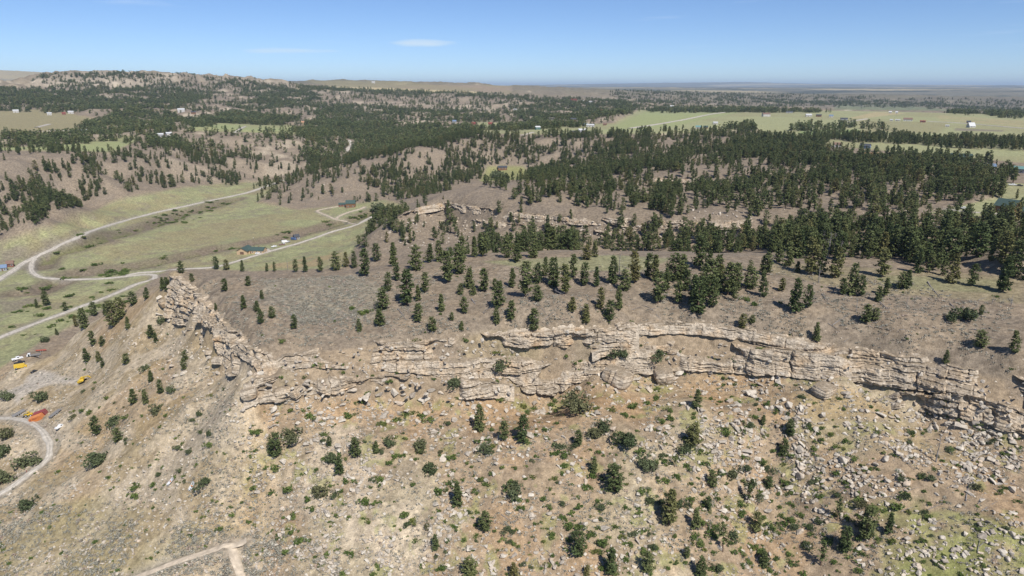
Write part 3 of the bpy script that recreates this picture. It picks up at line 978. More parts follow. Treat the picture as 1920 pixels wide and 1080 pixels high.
def build_cliff(name, seed, label, step=0.3, dt=0.28, amp=1.0, joint=4.0, erode=1.0, taper=4.5, jag=1.0, thr=0.46, solid=0.0):
    c = CLIFFS[name]
    s, top, idx = resample(c['rim'], step)
    bot = np.stack([np.interp(idx, np.arange(len(c['foot'])), c['foot'][:, k]) for k in range(3)], 1)
    n = len(s)
    # outward direction in plan: perpendicular to the rim, towards the camera side
    ker = max(3, int(7 / step))
    sm = np.stack([np.convolve(np.pad(top[:, k], ker, 'edge'), np.ones(2 * ker + 1) / (2 * ker + 1), 'valid') for k in range(2)], 1)
    tg = np.gradient(sm, axis=0)
    tg /= np.linalg.norm(tg, axis=1)[:, None] + 1e-9
    out = np.stack([tg[:, 1], -tg[:, 0]], 1)
    flip = (out * -top[:, :2]).sum(1) < 0
    out[flip] *= -1
    H = top[:, 2] - bot[:, 2]
    hmax = H.max() + 1.5
    nrow = max(8, int(hmax / dt))
    T = np.linspace(0, 1, nrow)
    edge = sstep(0, taper, s) * sstep(0, taper, s[-1] - s)
    S = s[None]
    depth = T[:, None] * (H + 1.2)[None]            # metres below the rim
    zz = top[None, :, 2] - depth
    # beds of uneven thickness, warped along the wall
    bedz = zz + (fbm(S / 30, 0 * S, seed, 2) - 0.5) * 4.0 + 0.9 * (fbm(S / 6 + 0 * zz, zz * 0.15, seed + 2, 2) - 0.5)
    rs = np.random.default_rng(seed)

    def beds(lo, hi):
        bounds = np.cumsum(rs.uniform(lo, hi, 120)) + bedz.min() - 4
        bi = np.searchsorted(bounds, bedz)
        b0, b1 = bounds[np.clip(bi - 1, 0, 119)], bounds[np.clip(bi, 0, 119)]
        return bi, np.minimum(bedz - b0, b1 - bedz)
    pk, pe = beds(2.2, 6.0)                       # massive beds
    bi, be = beds(0.35, 1.5)                      # thin beds
    massive = sstep(0.48, 0.68, fbm(S / 18 + 0 * zz, pk * 3.3, seed + 30, 2) + solid)
    po = (hash2(pk, pk * 0, seed + 31) - 0.5) * 1.5 + (fbm(S / 12 + 0 * zz, pk * 5.1, seed + 32, 3) - 0.5) * 2.4
    bo = (hash2(bi, bi * 0, seed + 33) - 0.5) * 1.0 + (fbm(S / 5 + 0 * zz, bi * 7.7, seed + 3, 2) - 0.5) * 1.5
    bo = bo * (1 - 0.85 * massive)
    # vertical joints: uneven spacing, leaning, some deep, many closed
    warp = 3.4 * (fbm(S / 7 + 0 * zz, pk * 3.1, seed + 4, 3) - 0.5) + 0.5 * (vnoise(S + 0 * zz, zz / 1.5, seed + 41) - 0.5) + 0.25 * (zz - zz.mean()) * (hash2(pk, pk + 1.0, seed + 42) - 0.5)
    jp = (S + pk * 13.7 + 1.6 * warp) / joint
    jc = np.floor(jp)
    jf = jp - jc
    jo = (hash2(jc, pk * 1.0, seed + 5) - 0.5) * 1.3
    opn = np.maximum(hash2(jc, pk + 3.0, seed + 6) - 0.45, 0) * 3.2
    crev = np.exp(-(np.minimum(jf, 1 - jf) * joint / 0.30) ** 2) * np.where(jf < 0.5, opn, np.maximum(hash2(jc + 1, pk + 3.0, seed + 6) - 0.45, 0) * 3.2)
    butt = (fbm(S / 15, 0 * S, seed + 7, 4) - 0.5) * 5.0 + (ridged(S / 9, 0 * S + 2, seed + 8, 2) - 0.5) * 2.0
    # stretches where the wall has crumbled away under loose slope
    er = sstep(thr, thr - 0.10, fbm(S / 22 + 0 * zz, zz / 9, seed + 45, 3)) * erode
    groove = np.exp(-(be / 0.16) ** 2) * 0.75 * hash2(bi, bi * 0 + 2.0, seed + 47) * (1 - 0.8 * massive) + np.exp(-(pe / 0.22) ** 2) * 1.3 * hash2(pk, pk * 0 + 5.0, seed + 46)
    fine = (fbm(S / 1.1 + 0 * zz, zz / 0.7, seed + 11, 4) - 0.5) * 1.3
    ends = sstep(0.0, 0.04, T)[:, None]
    D = amp * (jag * butt * (0.25 + 0.75 * sstep(0, 0.25, T)[:, None]) + po + bo + jag * jo - jag * crev - groove + fine) * edge[None] * (0.55 + 0.45 * ends) + 0.45 - er * 4.5
    base = top[None, :, :2] + (bot - top)[None, :, :2] * (T[:, None, None] ** 1.15)
    P = np.zeros((nrow, n, 3))
    P[..., :2] = base + out[None] * D[..., None]
    P[..., 2] = zz - 1.6 * (1 - edge)[None]
    # uneven crest and cap running back into the slope
    crest = (hash2(jc[0], jc[0] * 0, seed + 15) - 0.45) * 1.1 * amp + (fbm(s / 2, s * 0, seed + 16, 2) - 0.5) * 0.6 * amp
    P[:, :, 2] += crest[None] * np.exp(-depth / 1.2) * edge[None]
    caps = []
    for back, sink in ((0.5, -0.05), (1.4, -0.02), (2.6, 0.1), (4.2, 0.45), (6.5, 1.3)):
        q = np.zeros((n, 3))
        q[:, :2] = P[0, :, :2] - out * back
        g = ground(q[:, 0], q[:, 1])
        f = back / 6.5
        q[:, 2] = np.where(f < 0.45, P[0, :, 2] * (1 - f) + np.minimum(g, P[0, :, 2] + 0.4) * f, g) - sink + (vnoise(q[:, 0] / 1.1, q[:, 1] / 1.1, seed + 20) - 0.5) * 0.5
        caps.append(q)
    P = np.concatenate([np.array(caps[::-1]), P], 0)
    me = mesh_from(name + '_cliff', P.reshape(-1, 3), grid_faces(P.shape[0], n), 'sandstone')
    o = link('cliff', me, kind='structure', label=label)
    return o


def build_ground():
    V = np.stack([XG, YG, ZG], -1).reshape(-1, 3)
    me = mesh_from('ground', V, grid_faces(NR, NT)[:, ::-1], 'ground', smooth=True)
    for nm, arr in (('cover', CG), ('stony', np.repeat(STONY[..., None], 3, -1))):
        a = me.attributes.new(nm, 'FLOAT_COLOR', 'POINT')
        t = np.ones((NR * NT, 4), np.float32)
        t[:, :3] = np.clip(arr.reshape(-1, 3), 0, 1)
        a.data.foreach_set('color', t.ravel())
    return link('ground', me, kind='structure', label='dry rolling ground of mesas, talus slopes, valley meadows and far plains')


CLIFF_SPEC = [('nose', 101, 'weathered sandstone cliff at the western nose of the mesa', dict(joint=5.5, amp=1.0, erode=0.6, jag=1.6, solid=0.14)),
              ('front', 202, 'pale sandstone cliff along the front rim of the mesa', dict(joint=7.5, amp=0.95)),
              ('lower_left', 303, 'lower band of pale sandstone blocks below the left rim', dict(joint=4.5, amp=0.85, taper=9)),
              ('upper_right', 404, 'thin sandstone ledge along the right rim of the mesa', dict(joint=6.0, amp=0.55)),
              ('main_right', 505, 'fluted pale cliff band below the right rim ledge', dict(joint=7, amp=0.75)),
              ('far_right', 606, 'grey overhanging sandstone cliff at the right edge', dict(joint=8, amp=0.95)),
              ('lower_right', 707, 'broken grey ledges at the foot of the right cliff', dict(joint=3.5, amp=0.9)),
              ('second_mesa', 808, 'low rim cliff of the second mesa behind the pines', dict(joint=5.0, amp=0.8, step=0.6, dt=0.4, thr=0.54)),
              ('second_mesa_low', 858, 'lower broken ledge on the slope of the second mesa', dict(joint=4.0, amp=0.8, step=0.6, dt=0.4, thr=0.55)),
              ('second_mesa_back', 909, 'broken rim rock on the far side of the second mesa', dict(joint=5.0, amp=0.8, step=0.8, dt=0.5))]
for nm, sd, lb, kw in CLIFF_SPEC:
    build_cliff(nm, sd, lb, **kw)

for k, (nm, wdt, mt, p, rm) in enumerate(road_lines):
    t = np.gradient(p[:, :2], axis=0)
    t /= np.linalg.norm(t, axis=1)[:, None] + 1e-9
    nrm = np.stack([-t[:, 1], t[:, 0]], 1)
    lift = 0.10 + 0.0005 * rm
    nw = 7
    rows = []
    d = np.arange(len(p))
    for j in range(nw):
        f = j / (nw - 1) * 2 - 1
        wv = wdt * 0.5 * (1 + 0.30 * (vnoise(d / 4.0, d * 0 + (3 if f > 0 else 8), 70 + k) - 0.5) * 2)
        q = np.zeros((len(p), 3))
        q[:, :2] = p[:, :2] + nrm * (f * wv)[:, None]
        g = ground(q[:, 0], q[:, 1])
        rut = -0.06 * math.exp(-((abs(f) - 0.5) / 0.16) ** 2)
        q[:, 2] = np.maximum(g, p[:, 2] - 0.5) + (lift + rut if abs(f) < 0.99 else -0.05)
        rows.append(q)
    V = np.array(rows)
    wear = np.array([.68, .88, 1.06, .80, 1.06, .88, .68] if nm != 'path' else [1.0, 1.1, 1.15, 1.15, 1.15, 1.1, 1.0])[:, None] * (0.86 + .28 * np.random.default_rng(k).random((nw, len(p))))
    me = mesh_from(nm, V.reshape(-1, 3), grid_faces(nw, len(p)), mt, smooth=True, tint=(wear.reshape(-1, 1) * np.array([[1.0, .99, .96]])))
    link(nm, me, kind='structure')
# ------------------------------------------------------------------ plants and stones: shapes
def rot_rand(rs):
    q = rs.normal(size=4)
    q /= np.linalg.norm(q)
    w, x, y, z = q
    return np.array([[1 - 2 * (y * y + z * z), 2 * (x * y - z * w), 2 * (x * z + y * w)],
                     [2 * (x * y + z * w), 1 - 2 * (x * x + z * z), 2 * (y * z - x * w)],
                     [2 * (x * z - y * w), 2 * (y * z + x * w), 1 - 2 * (x * x + y * y)]])


def tufts(cent, size, blades, rs, tint, flat=0.0):
    """needle or leaf clumps: a few crossed triangles at each centre"""
    V, F, T = [], [], []
    k = 0
    for c, s, t in zip(cent, size, tint):
        for _ in range(blades):
            m = rot_rand(rs)
            if flat:
                m[2] *= (1 - flat)
            a = rs.uniform(0.7, 1.25, 3)
            tri = np.array([[-0.55 * a[0], -0.45, 0], [0.6 * a[1], -0.4, 0.1], [0.05, 0.75 * a[2], -0.1]]) @ m.T * s
            off = rs.normal(size=3) * s * 0.35
            V.append(c + off + tri)
            F.append((k, k + 1, k + 2))
            tt = t * rs.uniform(0.8, 1.2)
            T += [tt, tt, tt]
            k += 3
    return np.vstack(V), np.array(F), np.array(T)


def tube(p0, p1, r0, r1, n=5):
    p0, p1 = np.array(p0, float), np.array(p1, float)
    d = p1 - p0
    d /= np.linalg.norm(d) + 1e-9
    a = np.cross(d, [0, 0, 1.0] if abs(d[2]) < 0.9 else [1.0, 0, 0])
    a /= np.linalg.norm(a)
    b_ = np.cross(d, a)
    V = []
    for p, r in ((p0, r0), (p1, r1)):
        for i in range(n):
            t = 2 * math.pi * i / n
            V.append(p + r * (math.cos(t) * a + math.sin(t) * b_))
    F = [(i, (i + 1) % n, n + (i + 1) % n, n + i) for i in range(n)]
    return V, F


class Bag:
    def __init__(s):
        s.v, s.f = [], []

    def add(s, vf):
        k = len(s.v)
        s.v += [tuple(p) for p in vf[0]]
        s.f += [tuple(k + i for i in f) for f in vf[1]]
        return s


def pine_shape(seed, levels, per, along, blades, ts, radius=0.2, low=0.16, ragged=0.35, oval=0.4):
    """a pine one unit tall: (crown verts, faces, tints), (trunk verts, faces)"""
    rs = np.random.default_rng(seed)
    C, S_, T = [], [], []
    lean = rs.normal(size=2) * 0.025
    tb = Bag()
    pts = [np.array([lean[0] * t + 0.008 * math.sin(5 * t + seed), lean[1] * t, t * 0.97]) for t in (-0.04, 0.2, 0.45, 0.7, 1.0)]
    rad = (0.021, 0.017, 0.013, 0.008, 0.002)
    for i in range(4):
        tb.add(tube(pts[i], pts[i + 1], rad[i], rad[i + 1], 5))
    side = rs.uniform(0, 6.28)
    for l in range(levels):
        f = (l + rs.uniform(0, 0.8)) / levels
        z = low + (0.985 - low) * f
        cone = ((1 - f) ** 0.75 * 0.95 + 0.12) * min(1.0, 0.55 + f * 3.0)
        prof = cone * (1 - oval) + oval * (0.18 + 0.85 * math.sin(math.pi * min(1.0, 0.1 + 0.84 * f)) ** 0.8)
        gap = rs.uniform(0.7, 1.12)
        for b_ in range(per):
            if rs.random() < ragged * 0.45:
                continue
            az = rs.uniform(0, 6.283)
            L = radius * prof * gap * rs.uniform(1 - ragged, 1.15) * (1 + 0.18 * math.cos(az - side))
            up = rs.uniform(-0.10, 0.22) + 0.3 * f
            d = np.array([math.cos(az), math.sin(az), up])
            base = np.array([lean[0] * z, lean[1] * z, z])
            if levels > 9 and rs.random() < 0.3:
                tb.add(tube(base, base + d * L * 0.8, 0.005, 0.002, 3))
            for a in range(along):
                t = 0.35 + 0.65 * (a + rs.uniform(0.2, 1.0)) / along
                C.append(base + d * L * t + rs.normal(size=3) * 0.012)
                S_.append(ts * rs.uniform(0.7, 1.25) * (0.75 + 0.4 * (1 - f)))
                T.append(rs.uniform(0.72, 1.25))
    V, F, TT = tufts(C, S_, blades, rs, T, flat=0.25)
    return (V, F, TT), (np.array(tb.v), tb.f)


def bush_shape(seed, n, blades, ts, lobes=4, h=0.8, stem=True):
    """a bushy crown one unit tall, made of lobes of small leaf clumps"""
    rs = np.random.default_rng(seed)
    C, S_, T = [], [], []
    lob = [(rs.normal(size=2) * 0.30, rs.uniform(0.22, 0.66), rs.uniform(0.16, 0.42)) for _ in range(lobes)]
    for _ in range(n):
        (o, zc, rr) = lob[rs.integers(lobes)]
        d = rs.normal(size=3)
        d /= np.linalg.norm(d)
        p = np.array([o[0], o[1], zc * h]) + d * rr * rs.uniform(0.45, 1.0) ** 0.5 * (1.3 if rs.random() < 0.12 else 1.0) * np.array([1, 1, 0.85])
        p[2] = max(p[2], 0.03)
        C.append(p)
        S_.append(ts * rs.uniform(0.7, 1.3))
        T.append(rs.uniform(0.7, 1.3))
    V, F, TT = tufts(C, S_, blades, rs, T)
    V[:, 2] = np.maximum(V[:, 2], -0.02)
    tb = Bag()
    for o, zc, rr in lob:
        tb.add(tube((0, 0, -0.08), (o[0] * 0.8, o[1] * 0.8, zc * h), 0.035, 0.012, 4))
    return (V, F, TT), (np.array(tb.v), tb.f)


def two_meshes(nm, shp, crown_mat, trunk_mat='bark'):
    (V, F, T), (tv, tf) = shp
    return (mesh_from(nm + '_crown', V, F, crown_mat, tint=T[:, None]), mesh_from(nm + '_trunk', tv, tf, trunk_mat, smooth=True))


def one_mesh(nm, shp, crown_mat, trunk_mat='bark', trunk=True):
    (V, F, T), (tv, tf) = shp
    f = [tuple(int(i) for i in q) for q in F]
    nv = len(V)
    if trunk:
        V = np.vstack([V, tv])
        f = f + [tuple(nv + i for i in q) for q in tf]
        T = np.concatenate([T, np.ones(len(tv))])
    me = mesh_from(nm, V, f, [crown_mat, trunk_mat], tint=T[:, None])
    mi = np.zeros(len(f), np.int32)
    mi[len(F):] = 1
    me.polygons.foreach_set('material_index', mi)
    return me


PINE = [two_meshes('pine', pine_shape(900 + i, 18, 7, 4, 4, 0.046, radius=rd, low=lw, ragged=rg, oval=(0.2, 0.6, 0.8, 0.1, 0.9, 0.5, 0.3)[i]), 'pine_needles')
        for i, (rd, lw, rg) in enumerate([(0.24, 0.07, 0.30), (0.21, 0.10, 0.35), (0.27, 0.08, 0.40), (0.19, 0.08, 0.3), (0.24, 0.15, 0.45), (0.30, 0.05, 0.35), (0.22, 0.04, 0.25)])]
THIN = [two_meshes('thin_pine', pine_shape(950 + i, 13, 4, 3, 4, 0.045, radius=0.15, low=0.30, ragged=0.7), 'pine_needles') for i in range(3)]
JUNI = [two_meshes('juniper', bush_shape(970 + i, 300, 4, 0.080, lobes=6 + i % 3), 'juniper_needles') for i in range(4)]
SHRB = [one_mesh('shrub', bush_shape(990 + i, 130, 4, 0.11, lobes=5 + i % 3, h=0.55), 'shrub_leaves') for i in range(5)]
PINE_MID = [one_mesh('pine_mid', pine_shape(1000 + i, 14, 6, 3, 4, 0.055, radius=rd, low=lw, ragged=rg, oval=ov), 'pine_needles') for i, (rd, lw, rg, ov) in enumerate(((0.22, .1, .4, .3), (0.25, .15, .45, .8), (0.19, .1, .3, .1), (0.27, .2, .5, 1.0), (0.24, .08, .4, .6), (0.29, .06, .4, .9), (0.17, .25, .6, .5)))]
PINE_FAR = [one_mesh('pine_far', pine_shape(1020 + i, 7, 4, 1, 3, 0.15, radius=0.27, low=0.08, ragged=0.3, oval=0.25 * i), 'pine_needles') for i in range(4)]


def sage_shape(seed, n=16):
    rs = np.random.default_rng(seed)
    C = [np.array([rs.normal() * 0.33, rs.normal() * 0.33, rs.uniform(0.08, 0.5)]) for _ in range(n)]
    return tufts(C, rs.uniform(0.22, 0.4, n), 2, rs, rs.uniform(0.7, 1.25, n))


SAGE = [mesh_from('sage', V, F, 'sage_leaves', tint=T[:, None]) for V, F, T in (sage_shape(1040 + i) for i in range(4))]
GRAS = [mesh_from('grass_tuft', V, F, 'dry_grass', tint=T[:, None]) for V, F, T in (sage_shape(1060 + i, 9) for i in range(3))]


def rock_mesh(seed, boxy=0.5, strata=False):
    rs = np.random.default_rng(seed)
    bm = bmesh.new()
    dims = np.array([rs.uniform(0.75, 1.25), rs.uniform(0.6, 0.95), rs.uniform(0.42, 0.8)])
    for _ in range(11):
        d = rs.normal(size=3)
        d /= np.linalg.norm(d)
        cube = d / np.max(np.abs(d))
        p = (d * (1 - boxy) + cube * boxy * 0.85) * dims * rs.uniform(0.82, 1.05) * 0.5
        bm.verts.new(p)
    bmesh.ops.convex_hull(bm, input=bm.verts)
    bmesh.ops.delete(bm, geom=[v for v in bm.verts if not v.link_faces], context='VERTS')
    bmesh.ops.dissolve_limit(bm, angle_limit=R(14), verts=bm.verts, edges=bm.edges)
    bmesh.ops.bevel(bm, geom=list(bm.edges), offset=0.03, segments=1, affect='EDGES', profile=0.6)
    bmesh.ops.triangulate(bm, faces=bm.faces)
    me = bpy.data.meshes.new('boulder')
    bm.to_mesh(me)
    bm.free()
    me.materials.append(MATS['boulder_stone'])
    return me


ROCK = [rock_mesh(1100 + i, 0.55 + 0.08 * (i % 6)) for i in range(12)]


def big_rock_mesh(seed):
    """a bedded block the size of a house: rounded edges, layers of uneven depth, a few cracks"""
    rs = np.random.default_rng(seed)
    bm = bmesh.new()
    bmesh.ops.create_cube(bm, size=1.0)
    bmesh.ops.subdivide_edges(bm, edges=bm.edges, cuts=11, use_grid_fill=True)
    lay = np.cumsum(rs.uniform(.05, .2, 14)) - .55
    off = rs.uniform(-.07, .06, 16)
    ck = rs.uniform(-.35, .35, 3)
    for v in bm.verts:
        c = np.array(v.co)
        rr = np.linalg.norm(c)
        c = c * (0.62 / max(rr, .45)) * .45 + c * .62
        i = int(np.searchsorted(lay, c[2]))
        k = 1 + off[i] + 0.10 * (float(fbm(np.array(c[0] * 3 + seed), np.array(c[1] * 3 + c[2] * 2), seed, 3)) - .5) * 2
        for q in ck:
            k -= 0.10 * math.exp(-((c[0] - q + .2 * c[1]) / .03) ** 2)
        v.co = (c[0] * k * 1.1, c[1] * k * .9, c[2] * .78)
    me = bpy.data.meshes.new('boulder')
    bm.to_mesh(me)
    bm.free()
    me.materials.append(MATS['sandstone'])
    return me


BIGROCK = [big_rock_mesh(1150 + i) for i in range(4)]


def snag_parts(seed):
    rs = np.random.default_rng(seed)
    tr = Bag()
    pts = [(0, 0, -0.03), (0.01, 0.005, 0.35), (-0.01, 0.01, 0.7), (0.015, 0, 1.0)]
    for i in range(3):
        tr.add(tube(pts[i], pts[i + 1], 0.02 - 0.006 * i, 0.014 - 0.006 * i, 6))
    br = Bag()
    for _ in range(26):
        z = rs.uniform(0.25, 0.97)
        az = rs.uniform(0, 6.28)
        L = rs.uniform(0.05, 0.2) * (1.15 - z)+0.03
        d = np.array([math.cos(az), math.sin(az), rs.uniform(-0.2, 0.5)])
        br.add(tube((0, 0, z), np.array([0, 0, z]) + d * L, 0.006, 0.002, 3))
    return mesh_from('snag_trunk', tr.v, tr.f, 'dead_wood', smooth=True), mesh_from('snag_branch', br.v, br.f, 'dead_wood')


SNAG = [snag_parts(1200 + i) for i in range(3)]


def log_mesh(seed):
    rs = np.random.default_rng(seed)
    bg = Bag()
    P = [np.array([x, 0.03 * math.sin(4 * x + seed), 0.02]) for x in (-0.5, -0.15, 0.2, 0.5)]
    for i in range(3):
        bg.add(tube(P[i], P[i + 1], 0.030 - 0.008 * i, 0.022 - 0.007 * i, 6))
    for _ in range(9):
        x = rs.uniform(-0.3, 0.48)
        a = rs.uniform(0.2, 2.9)
        L = rs.uniform(0.05, 0.16)
        bg.add(tube((x, 0, 0.02), (x + L * 0.5, math.cos(a) * L, 0.02 + math.sin(a) * L), 0.007, 0.003, 3))
    return mesh_from('fallen_log', bg.v, bg.f, 'dead_wood')


LOG = [log_mesh(1300 + i) for i in range(4)]

# ------------------------------------------------------------------ where they stand (base x, base y, height in pixels of the photograph)
PINES = '''898 808 50;978 830 52;945 825 36;858 950 48;908 997 38;1152 922 52;1253 985 68;1113 888 32;1085 835 30;1085 1043 46;1145 1076 50;1215 1076 40;880 1082 36;963 1082 28;818 1030 28;1100 1078 18
667 857 38;705 850 23;181 816 36;221 828 26;250 758 30;274 756 27;302 738 26;516 857 45;637 890 35;617 838 20
1298 838 45;1306 766 38;1467 853 32;1481 817 30;1418 997 36;1305 992 40;1328 956 26;1335 912 30;1432 1062 30;1312 1082 40;1288 1046 22;1622 1012 60;1665 1002 42;1586 1035 46;1440 915 22;1430 797 20;1773 766 28;1755 756 26
213 613 50;240 617 24;228 598 40;250 572 26;275 561 23;160 615 38;143 613 22;178 592 26;198 591 22;175 648 28;192 648 18;107 628 13;70 577 17;88 573 28;122 583 17;305 543 24;315 546 26;340 511 22;163 678 25;185 678 20;192 689 18;237 683 20;283 716 22;345 694 22;347 676 18;284 633 25;293 641 18
422 546 24;465 536 19;458 579 27;490 607 27;510 596 22;482 583 20;492 561 18;552 617 28;360 529 17;405 581 14
407 505 24;425 506 20;455 509 22;500 509 16;515 509 18;555 510 24;573 510 30;602 510 28;630 507 35;650 500 28;664 502 32
685 519 53;706 490 34;738 499 46;745 526 30;780 506 46;806 492 36;825 490 40;840 530 60;865 489 46;890 482 40;923 466 32;950 483 42;970 491 36;1000 484 48
762 572 66;728 546 36;785 564 30;797 549 38;718 581 42;712 610 32;675 621 24;783 603 34;812 621 28;828 584 34;870 588 32;864 553 22;880 541 40;888 553 22;908 547 44;927 544 22;960 538 36;985 556 64;1008 564 30;935 576 50;932 606 30;958 601 38;1000 621 42;865 619 18;847 601 16
1008 531 38;1022 517 36;1040 536 54;1060 551 56;1095 536 44;1118 537 38;1075 521 44;1100 487 28;1115 482 30;1148 531 52;1190 531 60;1215 521 46;1228 526 50;1233 569 58;1265 526 52;1073 584 28;1098 606 36;1125 581 42;1143 601 38;1160 581 46;1272 569 42;1172 545 40
1460 491 40;1478 499 46;1377 551 58;1335 576 54;1300 566 52;1318 561 42;1405 541 42;1430 556 46;1490 583 62;1465 546 25;1515 576 42;1495 511 22;1520 516 68;1538 516 44;1565 521 60;1598 553 60;1580 553 32;1615 554 38;1660 554 34;1655 519 52;1690 541 32;1700 541 36;1645 566 30;1622 606 36;1640 601 24;1530 641 38;1390 618 30;1410 606 16;1785 531 56;1720 511 46;1742 511 38;1820 536 42;1880 546 66;1838 591 20;1838 651 32;1900 661 42;1772 681 26;1350 540 44;1285 545 40;1250 545 44'''
THINS = '1400 945 48;1355 1034 54;1570 976 44;1538 1060 46;1265 876 26'
JUNIS = '''1090 772 36;1130 802 21;785 842 23;798 886 21;735 836 18;912 852 22;1118 820 22;1180 832 34;1220 881 30;960 932 24;966 911 15;85 748 23;209 798 24;290 776 20;183 873 30;21 817 24;8 852 28;46 873 26;2 907 30;52 958 23;383 906 18;545 822 27;620 868 22;606 933 23;325 735 13;302 606 15;272 694 14;90 640 13;20 748 20;1052 842 14;1780 601 20;1810 596 30;1400 880 15;940 690 25;855 725 22;1160 668 24;1228 668 20;1290 845 20;1375 896 20'''
SHRUBS = '''648 782 14;676 757 14;757 780 12;745 790 12;717 797 13;790 784 14;804 792 13;776 776 8;939 750 16;980 764 13;1037 753 11;1059 758 14;1003 766 8;1169 780 12;1186 765 14;1217 758 14;1229 746 8;1253 769 11;1260 786 16;742 858 15;813 888 14;827 921 18;840 911 20;848 858 14;683 944 14;762 966 20;778 980 12;780 1016 10;652 1041 18;712 901 12;645 904 11;870 901 8;1002 896 9;1098 915 12;1110 895 12;1022 938 12;1123 939 8;972 956 11;1053 973 10;1066 989 20;1064 1015 9;1130 1016 20;1108 1001 12;1175 1023 15;1172 1051 11;1203 1036 14;1245 906 13
169 776 18;482 811 17;392 837 15;478 918 12;540 917 13;512 923 9;438 966 11;412 994 9;563 1014 14;538 1034 10;258 913 14;289 912 12;252 933 12;204 898 10;109 886 8;317 976 7;430 951 6;454 943 7;400 939 6;388 958 6;521 881 15;497 877 9;545 771 9;566 771 8;586 783 14;613 815 10;574 937 11;630 968 8;137 774 7;200 748 9;238 783 8;265 782 7;312 780 7;331 823 7;343 833 6;370 873 7;294 863 7
1360 814 20;1388 756 10;1436 758 11;1314 851 18;1320 873 16;1428 869 18;1352 886 20;1398 859 12;1390 810 11;1570 748 8;1558 816 11;1517 806 15;1543 803 8;1581 903 10;1606 936 13;1698 929 13;1685 951 18;1645 956 25;1560 966 12;1480 948 12;1482 979 16;1396 963 12;1321 981 14;1440 986 14;1475 906 13;1727 896 12;1345 938 10;1335 1010 14;1290 940 14
593 688 16;745 700 8;870 640 12;955 675 10;1008 652 9;1270 660 9;1305 690 10;1355 682 10;1425 655 10;1440 675 9;1381 678 12;1500 668 12;1515 670 10;1527 672 8;655 728 8;730 716 10;700 706 7;690 738 9;640 700 8;600 690 6;910 738 12;975 713 8;1078 745 10;1095 700 12;1150 770 10;1060 668 8;1240 612 7;1183 606 8;1230 620 8;1262 618 8;1626 715 14;1655 690 10;1695 738 10;1700 695 9;1397 562 14;1417 572 10;660 580 10;675 590 12;690 585 11;780 640 9;530 640 8;575 720 8;572 708 9;530 708 8;300 800 7;155 770 8;1350 755 8'''
SNAGS = '1755 866 52;1588 766 18;1160 522 46;1540 478 46;1552 482 48;1562 480 44;1575 490 40;1535 530 34;1625 470 36;1470 735 14;540 506 22;1605 585 26;1700 575 20;1895 575 24;840 492 30;1500 560 20;1860 570 18;1330 1000 26'
LOGS = '''885 562 907 590;747 580 760 600;820 930 842 950;973 910 979 936;1095 945 1112 936;1170 933 1198 948;1570 925 1598 908;1655 934 1692 930;1505 856 1530 842;1740 956 1772 944;1810 940 1820 898;1833 1038 1838 1008;1433 958 1444 945;1542 552 1552 568;1465 514 1486 519;1665 836 1716 882;1040 545 1058 560;1560 610 1595 590;1640 560 1668 585;1780 570 1800 590;1740 530 1760 560;545 590 570 610;600 605 625 618;1020 600 1040 585;1230 590 1250 610;940 965 965 985;1260 950 1285 958;1690 960 1715 950;1600 985 1625 975;1860 860 1885 845;1470 590 1490 605;1840 960 1870 940'''


def parse(s):
    return [tuple(float(v) for v in e.split()) for ln in s.split('\n') for e in ln.split(';') if e.strip()]


def px_height(P, hp):
    """metres of an upright thing at P that spans hp pixels"""
    x, y, z = P[:, 0], P[:, 1], P[:, 2]
    _, _, dep = project(x, y, z)
    up = y * SP + (z - CAM_H) * CP
    return hp / (FPX * (CP * dep + up * SP) / dep ** 2)


def spot(lst):
    a = np.array(lst)
    P = hit(a[:, 0], a[:, 1])
    return P, px_height(P, a[:, 2])


